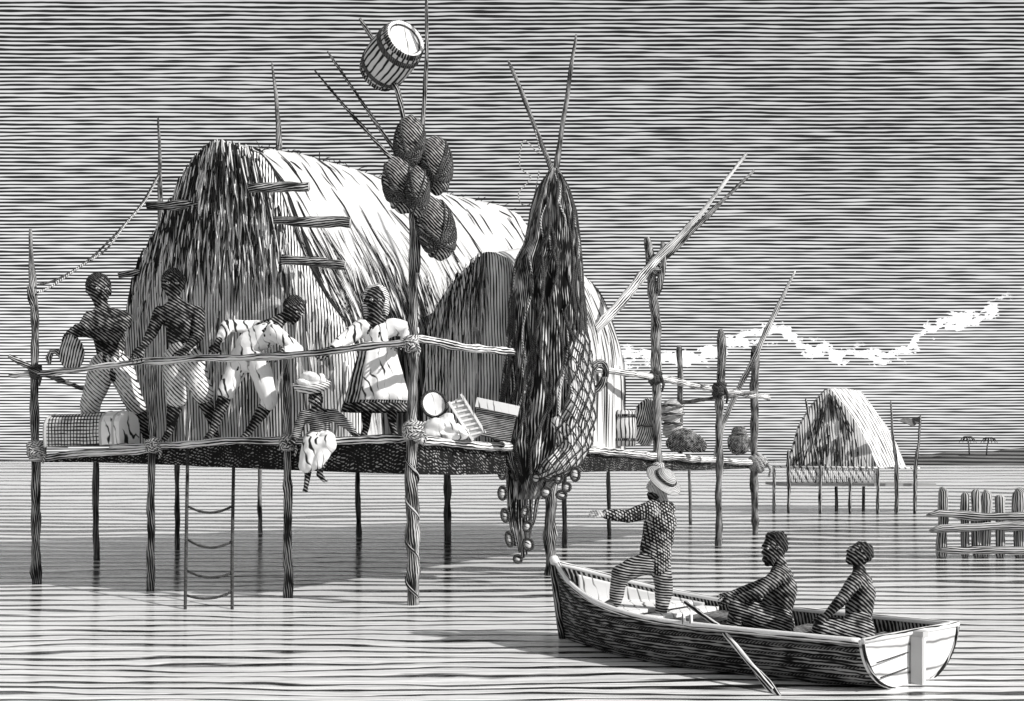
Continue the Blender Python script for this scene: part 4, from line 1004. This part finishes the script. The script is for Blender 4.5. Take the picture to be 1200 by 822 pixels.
# ================================================================= BOAT
bow = Vector((.40, 10.8)); st = Vector((2.86, 8.62)); axd = (st - bow); BLn = axd.length; axd.normalize(); prp = Vector((-axd.y, axd.x))
if prp.y < 0: prp = -prp
boat = thing('rowing_boat', ((bow.x + st.x) / 2, (bow.y + st.y) / 2, 0), 'dark clinker rowing boat with pale gunwale and white transom in the foreground', 'boat')
def bw_(s_):     # half beam at gunwale
    return .70 * min(1, (1 - (1 - min(1, s_ / .52)) ** 2.3)) if s_ < .52 else .70 - .055 * ((s_ - .52) / .48) ** 2
def sheer(s_): return .355 + .31 * (1 - min(1, s_ / .55)) ** 2.1 - .015 * s_ + .02 * max(0, s_ - .7)
def hullpt(s_, q, inset=0.):    # q -1 near gunwale, 0 keel, 1 far gunwale
    hb = max(bw_(s_) - inset, .004); zt = sheer(s_); zk = -.16 + inset
    rake = .12 * (1 - s_ / .2) if s_ < .2 else 0
    a = abs(q); full = min(1, s_ / .45); zk += .13 * max(0, (s_ - .6) / .4) ** 1.5
    wv = math.sin(a * math.pi / 2) ** (.95 + .3 * (1 - full)); hz = (1 - math.cos(a * math.pi / 2)) ** (1.15) * full + a ** 1.4 * (1 - full)
    z = zk + (zt - zk) * hz
    l_ = s_ * BLn + rake * (1 - hz) + (.0 if s_ < .95 else 0)
    tw = .10 * q * 0
    skew = .075 * q * max(0, s_ - .8) / .2          # transom a touch out of square
    p = bow + axd * (l_ + (-skew if False else skew)) + prp * (hb * wv * (1 if q > 0 else -1))
    return Vector((p.x, p.y, z))
NSb, NQb = 60, 32
def hullmesh(inset, s0=0, s1=1, q0=-1, q1=1, flip=False, NSb=60, NQb=32):
    bm = B(); g_ = [[bm.verts.new(hullpt(s0 + (s1 - s0) * i / NSb, q0 + (q1 - q0) * k / NQb, inset)) for k in range(NQb + 1)] for i in range(NSb + 1)]
    for i in range(NSb):
        for k in range(NQb): bm.faces.new((g_[i][k], g_[i + 1][k], g_[i + 1][k + 1], g_[i][k + 1]))
    return bm, g_
bm, _g = hullmesh(0); bmesh.ops.recalc_face_normals(bm, faces=bm.faces); hull = done(bm, 'hull', M_HULL, boat)
bm, _g = hullmesh(.035, .012, .985); bmesh.ops.recalc_face_normals(bm, faces=bm.faces); done(bm, 'lining', M_INNER, boat)
for sg in (-1, 1):
    bm = B(); pts = []
    for i in range(50):
        s_ = i / 49; p = hullpt(s_, sg); pts.append(p + Vector((-prp.x * sg, -prp.y * sg, 0)) * .012 + Vector((0, 0, .012)))
    tube(bm, pts, .026, 8, ov=.0); done(bm, 'gunwale', M_RIM, boat)
    bm = B(); pts = []
    for i in range(50):
        s_ = .01 + i / 49 * .985; p = hullpt(s_, sg * .93); pts.append(p + Vector((prp.x * sg, prp.y * sg, 0)) * .012)
    tube(bm, pts, .013, 6); done(bm, 'rubbing_strake', M_BLACK if sg < 0 else M_RIM, boat)
bm = B()
for j, q in enumerate((.84, .73, .61, .48)):   # clinker laps on both sides
    for sg in (-1, 1): tube(bm, [hullpt(.02 + .97 * i / 40, sg * q) + Vector((prp.x * sg, prp.y * sg, 0)) * .004 for i in range(41)], .008, 5)
done(bm, 'plank_laps', M_BLACK, hull)
# stem post with pale head
bm = B(); tube(bm, [hullpt(0, -.25) - Vector((axd.x, axd.y, 0)) * .02, hullpt(0, .6) - Vector((axd.x, axd.y, 0)) * .03, hullpt(0, 1) + Vector((0, 0, .02)) - Vector((axd.x, axd.y, 0)) * .03], [.035, .04, .045], 10); sp_ = done(bm, 'stem_post', M_BARK, boat)
bm = bmesh.new(); ell(bm, hullpt(0, 1) + Vector((-.02, -.02, .035)), (.05, .05, .045)); done(bm, 'stem_head', M_HEADW, sp_)
# transom: thick board
bm = B(); outer = [hullpt(1, -1 + 2 * k / 32) for k in range(33)]; dv3 = Vector((axd.x, axd.y, 0))
fr = [bm.verts.new(p + dv3 * .03 + Vector((0, 0, .02 if k in (0, 32) else 0))) for k, p in enumerate(outer)]; bkv = [bm.verts.new(p - dv3 * .02) for p in outer]
bm.faces.new(fr); bm.faces.new(bkv[::-1])
for k in range(32): bm.faces.new((fr[k], bkv[k], bkv[k + 1], fr[k + 1]))
bm.faces.new((fr[32], bkv[32], bkv[0], fr[0])); bmesh.ops.recalc_face_normals(bm, faces=bm.faces)
trn = done(bm, 'transom', M_TRANSOM, boat, smooth=False)
bm = B(); tube(bm, [p + dv3 * .035 for p in outer], .013, 6); done(bm, 'transom_edge', M_BARK, trn)
bm = B(); a = outer[0] + dv3 * .03 + Vector((0, 0, .02)); c = outer[-1] + dv3 * .03 + Vector((0, 0, .02)); tube(bm, [a, c], .022, 8); done(bm, 'transom_cap', M_RIM, trn)
bm = B()
for hz in (.22, .11):
    hb = .6 if hz > .2 else .54; cc = bow + axd * (BLn + .034)
    tube(bm, [Vector((cc.x - prp.x * hb, cc.y - prp.y * hb, hz - .0)), Vector((cc.x - prp.x * .08, cc.y - prp.y * .08, hz + .01))], .005, 5)
done(bm, 'plank_seam', M_BLACK, trn)
rud = B(); cc = Vector((st.x, st.y, .13)) + dv3 * .075 + Vector((prp.x, prp.y, 0)) * .02
rm = Matrix((Vector((prp.x, prp.y, 0)), dv3, Vector((0, 0, 1)))).transposed()
boxbm(rud, cc, .028, .08, .40, rm); ru = done(rud, 'rudder', M_WOOD, boat, smooth=False)
bm = B(); boxbm(bm, cc - Vector((prp.x, prp.y, 0)) * .036, .042, .085, .42, rm); done(bm, 'rudder_cheek', M_BARK, ru, smooth=False)
bm = B(); boxbm(bm, cc + Vector((0, 0, .225)) - dv3 * .02, .10, .13, .045, rm); done(bm, 'rudder_cap', M_BARK, ru, smooth=False)
# floor boards, thwarts, bow deck
def plank(s0, s1, z, name, mat, hw=None, th=.03):
    bm = B(); N = 10; t1 = []; t2 = []
    for i in range(N + 1):
        s_ = s0 + (s1 - s0) * i / N; hb = (hw or bw_(s_)) - .05; c = bow + axd * (s_ * BLn)
        t1.append((bm.verts.new((c.x - prp.x * hb, c.y - prp.y * hb, z)), bm.verts.new((c.x + prp.x * hb, c.y + prp.y * hb, z))))
        t2.append((bm.verts.new((c.x - prp.x * hb, c.y - prp.y * hb, z - th)), bm.verts.new((c.x + prp.x * hb, c.y + prp.y * hb, z - th))))
    for i in range(N):
        bm.faces.new((t1[i][0], t1[i + 1][0], t1[i + 1][1], t1[i][1])); bm.faces.new((t2[i][0], t2[i][1], t2[i + 1][1], t2[i + 1][0]))
        bm.faces.new((t1[i][0], t2[i][0], t2[i + 1][0], t1[i + 1][0])); bm.faces.new((t1[i][1], t1[i + 1][1], t2[i + 1][1], t2[i][1]))
    for i in (0, N): bm.faces.new((t1[i][0], t1[i][1], t2[i][1], t2[i][0]))
    bmesh.ops.recalc_face_normals(bm, faces=bm.faces); return done(bm, name, mat, boat, smooth=False)
plank(.06, .33, .36, 'bow_deck', M_HEADW)
bm, _g = hullmesh(.05, .05, .36, .25, .97); bmesh.ops.recalc_face_normals(bm, faces=bm.faces); o = done(bm, 'bow_lining', M_HEADW, boat); md = o.modifiers.new('t', 'SOLIDIFY'); md.thickness = .006
0; plank(.35, .40, .33, 'thwart', M_HEADW); plank(.33, .97, .08, 'floor_boards', M_INNER, .5)
plank(.66, .73, .26, 'thwart', M_INNER); plank(.86, .99, .26, 'stern_seat', M_INNER); plank(.40, .52, .30, 'thwart', M_INNER)
bm = B(); q = hullpt(.555, -1); tube(bm, [q + Vector((0, 0, .0)), q + Vector((0, 0, .09))], .014, 7); tube(bm, [q + Vector((.05, -.04, .0)), q + Vector((.05, -.04, .09))], .014, 7); done(bm, 'thole_pins', M_RIM, boat)
oar = thing('oar', P(843, 746, 8.95), 'pale oar slanting over the near gunwale with its blade in the water', 'oar')
a = P(803, 706, 9.6); b_ = P(843, 735, 8.93); c = P(906, 809, 8.22)
bm = B(); tube(bm, [a, a.lerp(b_, .5), b_, b_.lerp(c, .6), c], [.015, .018, .021, .020, .018], 8); done(bm, 'shaft', M_WOOD, oar)
bm = B(); d = (c - b_).normalized(); tube(bm, [c - d * .28, c - d * .2, c - d * .05, c + d * .08], [.018, .03, .034, .022], 10, ov=-.6); done(bm, 'blade', M_WOOD, oar)

# boat people
BG = 'men in the rowing boat'
t_, V, S, L, _ = person('bearded man in dark jacket standing in the bow with one arm stretched out', 10.05,
    dict(head=(772, 570), neck=(776, 587), chest=(774, 612), waist=(769, 640), shl=(762, 597, -.12), shr=(782, 597, .12), ell=(735, 606, -.2), wrl=(711, 603, -.25), hdl=(697, 602, -.27), elr=(782, 625, .25), wrr=(772, 645, .2), hdr=(766, 655, .15),
         hipl=(757, 660, -.05), hipr=(774, 662, .05), knl=(727, 672, -.12), knr=(778, 694, -.02), anl=(721, 705, -.05), anr=(774, 722, -.08), toel=(706, 712, -.08), toer=(763, 727, -.12)), (12.5, 16), (-.93, -.3, .12), vox=.0075, mats=M_PALE, hair=None, beard=True, girth=1.08)
garment(t_, 'jacket', M_COAT, [(V['neck'].lerp(V['chest'], .3), V['chest'], S * .36, S * .62), (V['chest'], V['waist'], S * .64, S * .60), (V['waist'], P(768, 657, 10.05), S * .60, S * .64), (V['shl'], V['shr'], S * .36, S * .36),
    (V['shl'], V['ell'], S * .36, S * .26), (V['ell'], V['wrl'], S * .26, S * .2), (V['shr'], V['elr'], S * .32, S * .26), (V['elr'], V['wrr'], S * .25, S * .2)], .009)
garment(t_, 'trousers', M_PANTS, [(P(766, 655, 10.05), (V['hipl'] + V['hipr']) / 2, S * .5, S * .5), (V['hipl'], V['knl'], S * .46, S * .36), (V['knl'], V['anl'], S * .35, S * .24), (V['hipr'], V['knr'], S * .44, S * .34), (V['knr'], V['anr'], S * .34, S * .24)], .009)
garment(t_, 'boot', M_BLACK, [(V['anl'], V['toel'], S * .2, S * .15)], .008); garment(t_, 'boot', M_BLACK, [(V['anr'], V['toer'], S * .2, S * .15)], .008)
kb = 10.05 / F; hc = P(780, 561, 10.03); hr_ = Matrix.Rotation(R(36), 3, 'Y') @ Matrix.Rotation(R(30), 3, 'X')
bm = B(); lathe(bm, hc, hr_, [(.001, 9 * kb), (8 * kb, 9 * kb), (11.5 * kb, 6 * kb), (13 * kb, 0), (23.5 * kb, -2.5 * kb), (24.3 * kb, -4 * kb), (22.5 * kb, -4.5 * kb), (12 * kb, -2 * kb), (.001, -1 * kb)], 30); ht = done(bm, 'straw_hat', M_HATS, t_)
bm = B(); tube(bm, [hc + hr_ @ Vector((12.8 * kb * math.cos(a), 12.8 * kb * math.sin(a), 2 * kb)) for a in [2 * math.pi * i / 24 for i in range(25)]], 1.8 * kb, 6); done(bm, 'hat_band', M_BLACK, ht)

t_, V, S, L, _ = person('bearded bare-backed man sitting amidships with arms resting on raised knees', 9.45,
    dict(head=(907, 643), neck=(914, 662), chest=(914, 690), waist=(910, 720), shl=(911, 676, -.17), shr=(920, 676, .12), ell=(886, 697, -.25), wrl=(864, 702, -.2), hdl=(848, 704, -.15), elr=(882, 690, .15), wrr=(860, 696, .08), hdr=(847, 701, .02),
         hipl=(908, 733, -.12), hipr=(914, 733, .08), knl=(866, 712, -.18), knr=(876, 706, .1), anl=(856, 748, -.15), anr=(868, 748, .12), toel=(845, 756, -.16), toer=(856, 756, .1)), (13.5, 18), (-.93, -.35, -.03), vox=.0075, mats=M_SKINB, hair='bushy', beard=True, girth=1.32, limb=1.3)
garment(t_, 'trousers', M_RTR, [(V['waist'].lerp(V['hipl'], .4), V['hipl'], S * .58, S * .60), (V['hipl'], V['knl'], S * .52, S * .36), (V['knl'], V['knl'].lerp(V['anl'], .5), S * .3, S * .27), (V['hipr'], V['knr'], S * .52, S * .36), (V['knr'], V['knr'].lerp(V['anr'], .5), S * .3, S * .27), (V['hipl'], V['hipr'], S * .5, S * .5)], .009)
t_, V, S, L, _ = person('bare-backed man sitting near the stern with his head tilted back looking up', 8.98,
    dict(head=(1006, 650), neck=(1007, 668), chest=(1008, 695), waist=(1006, 724), shl=(1001, 682, -.17), shr=(1014, 682, .12), ell=(984, 706, -.22), wrl=(968, 722, -.2), hdl=(956, 732, -.2), elr=(984, 704, .15), wrr=(968, 722, .1), hdr=(956, 732, .1),
         hipl=(1006, 740, -.1), hipr=(1010, 740, .1), knl=(962, 738, -.18), knr=(966, 734, .15), anl=(950, 758, -.15), anr=(954, 758, .15), toel=(938, 762, -.15), toer=(942, 762, .15)), (12.5, 16), (-.85, -.2, .5), vox=.0075, mats=M_SKINB, hair='short', up_=(.4, 0, .9), girth=1.32, limb=1.3)
garment(t_, 'trousers', M_RTR, [(V['waist'].lerp(V['hipl'], .5), V['hipl'], S * .58, S * .62), (V['hipl'], V['knl'], S * .52, S * .36), (V['knl'], V['knl'].lerp(V['anl'], .5), S * .3, S * .27), (V['hipr'], V['knr'], S * .52, S * .36), (V['knr'], V['knr'].lerp(V['anr'], .5), S * .3, S * .27), (V['hipl'], V['hipr'], S * .52, S * .52)], .009)

# ================================================================= FAR HUT ON STILTS
DF = 37.
fh = thing('stilt_hut', P(990, 598, DF), 'small distant pointed hut on its own stilts with a pale roof side', 'hut')
kf = DF / F
fr = [(922, 549), (930, 525), (937, 500), (950, 478), (963, 462), (969, 456), (975, 458), (990, 476), (1004, 496), (1018, 522), (1028, 549)]
def thick_poly(pts, D, th, name, mat, parent, jag=0):
    bm = B(); a = [bm.verts.new(P(x_, y_, D)) for x_, y_ in pts]; b_ = [bm.verts.new(P(x_, y_, D) + Vector((0, th, 0))) for x_, y_ in pts]; n = len(a)
    bm.faces.new(a); bm.faces.new(b_[::-1])
    for i in range(n): bm.faces.new((a[i], b_[i], b_[(i + 1) % n], a[(i + 1) % n]))
    bmesh.ops.recalc_face_normals(bm, faces=bm.faces); return done(bm, name, mat, parent, smooth=False)
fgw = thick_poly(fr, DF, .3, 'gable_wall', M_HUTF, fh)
bm = B(); g_ = []
for i in range(13):
    s_ = i / 12; row = []
    for (x_, y_) in fr:
        # the back end is drawn further right
        top_f = (549 - y_) / 93.
        p = P(x_, y_, DF + .05); q = p + Vector((2.1 - .1 * top_f, 3.6, 0))
        pp = p.lerp(q, s_); pp.x += .3 * math.sin(math.pi * s_) * top_f; pp.z += top_f * .10 * math.sin(math.pi * s_ * .8); pp += Vector((0, 0, .05 * noise.noise(Vector((s_ * 6, x_ * .05, 0)))))
        row.append(bm.verts.new(pp))
    g_.append(row)
for i in range(12):
    for k in range(len(fr) - 1): bm.faces.new((g_[i][k], g_[i + 1][k], g_[i + 1][k + 1], g_[i][k + 1]))
bm.faces.new(g_[-1]); bmesh.ops.recalc_face_normals(bm, faces=bm.faces)
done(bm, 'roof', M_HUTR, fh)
bm = B()
for i in range(110):
    f_ = rnd.random(); v_ = rnd.random(); yy = 549 - 90 * v_; xl = 922 + 47 * v_ ** 1.0; xr = 1028 - 53 * v_; x_ = xl + (xr - xl) * f_
    p = P(x_, yy, DF - .04); strand(bm, p, Vector((rnd.uniform(-.15, .15) + (f_ - .5) * .6, 0, -1)).normalized(), rnd.uniform(.2, .6), rnd.uniform(.012, .026), Vector((0, -1, 0)), .02)
tag(done(bm, 'dark_reeds', M_REED, fgw), kind='stuff')
bm = B(); boxbm(bm, P(995, 567.5, DF + .9) + Vector((0, .2, 0)), 172 * kf, 3.2, .09, Matrix.Identity(3)); done(bm, 'deck', M_FARP, fh, smooth=False)
bm = B()
for i in range(46):
    x_ = 923 + i * 2.3; tube(bm, [P(x_, 566, DF - .55), P(x_ + rnd.uniform(-.6, .6), 547, DF - .55)], .022, 5)
tube(bm, [P(905, 547, DF - .6), P(1078, 549, DF - .6)], .03, 6)
done(bm, 'picket_screen', M_HUTR, fh)
for x_, y0, D in ((907, 547, DF - .6), (924, 528, DF - .6), (961, 545, DF - .6), (996, 560, DF - .6), (1029, 548, DF - .6), (1050, 545, DF - .4), (1072, 545, DF - .4), (980, 566, DF + 2), (1012, 566, DF + 2)):
    pole('stilt', [(x_, y0, D, 1.7), (x_, 540 + 2240 / D + 2, D, 1.9)], M_FARP, fh, jit=.02)
for q in (((944, 468), (950, 500), (958, 545)),):
    pole('gable_pole', [(a, b_, DF - .2, 1.3) for a, b_ in q], M_FARP, fh)
single('mast', [(1044, 470, DF - .7, 1.0), (1046, 510, DF - .7, 1.6), (1051, 545, DF - .7, 2.2), (1051, 601, DF - .7, 2)], M_FARP, 'bare mast in front of the distant hut, left of the flag', 'mast')
fl = thing('flag_mast', P(1073, 600, DF - .6), 'flag mast with a limp dark pennant at the right end of the distant hut', 'flag mast')
pole('mast_pole', [(1079, 487, DF - .6, 1.1), (1077, 515, DF - .6, 1.5), (1073, 545, DF - .6, 2.2), (1072, 602, DF - .6, 1.9)], M_FARP, fl)
bm = B(); fa = [(1079, 488), (1068, 491), (1060, 490), (1052, 493), (1062, 496), (1070, 500), (1078, 495)]
a = [bm.verts.new(P(x_, y_, DF - .6 + .12 * math.sin(i * 1.3))) for i, (x_, y_) in enumerate(fa)]; bm.faces.new(a); bmesh.ops.triangulate(bm, faces=bm.faces[:])
o = done(bm, 'pennant', M_BLACK, fl, smooth=False); md = o.modifiers.new('t', 'SOLIDIFY'); md.thickness = .02

# ================================================================= STAKE FENCE (right)
DS = 19.6
fc_ = thing('log_weir', P(1180, 655, DS), 'broken log fence of rough stakes and cross logs standing in the water at the right', 'fence')
for i, (x_, y0, r) in enumerate(((1105, 571, 6.2), (1131, 575, 5), (1144, 573, 6), (1156, 574, 5.5), (1172, 578, 5.5), (1194, 572, 7), (1213, 576, 6), (1236, 572, 6.5), (1258, 577, 5.5), (1282, 573, 6))):
    pole('stake', [(x_ - .5 + (i * 7 % 5 - 2), y0 + (i * 5 % 3), DS, r * .45), (x_, y0 + 5, DS, r), (x_, 610, DS, r), (x_ + (i % 3 - 1) * 2, 657, DS, r * .9)], M_STAKE, fc_, rough=.3, jit=.01)
for i, ((x0, y0), (x1, y1), r, dz) in enumerate((((1085, 604), (1300, 606), 4.6, -.14), ((1089, 623), (1300, 612), 5, -.18), ((1097, 645), (1300, 646), 4.6, -.14))):
    pole('cross_log', [(x0, y0, DS + dz, r * .45), (x0 + 14, y0 - 3 + (i == 2) * 3, DS + dz, r), (x0 + 60, (y0 + y1) / 2, DS + dz, r), (x1, y1, DS + dz, r)], M_STAKE, fc_, jit=.02)
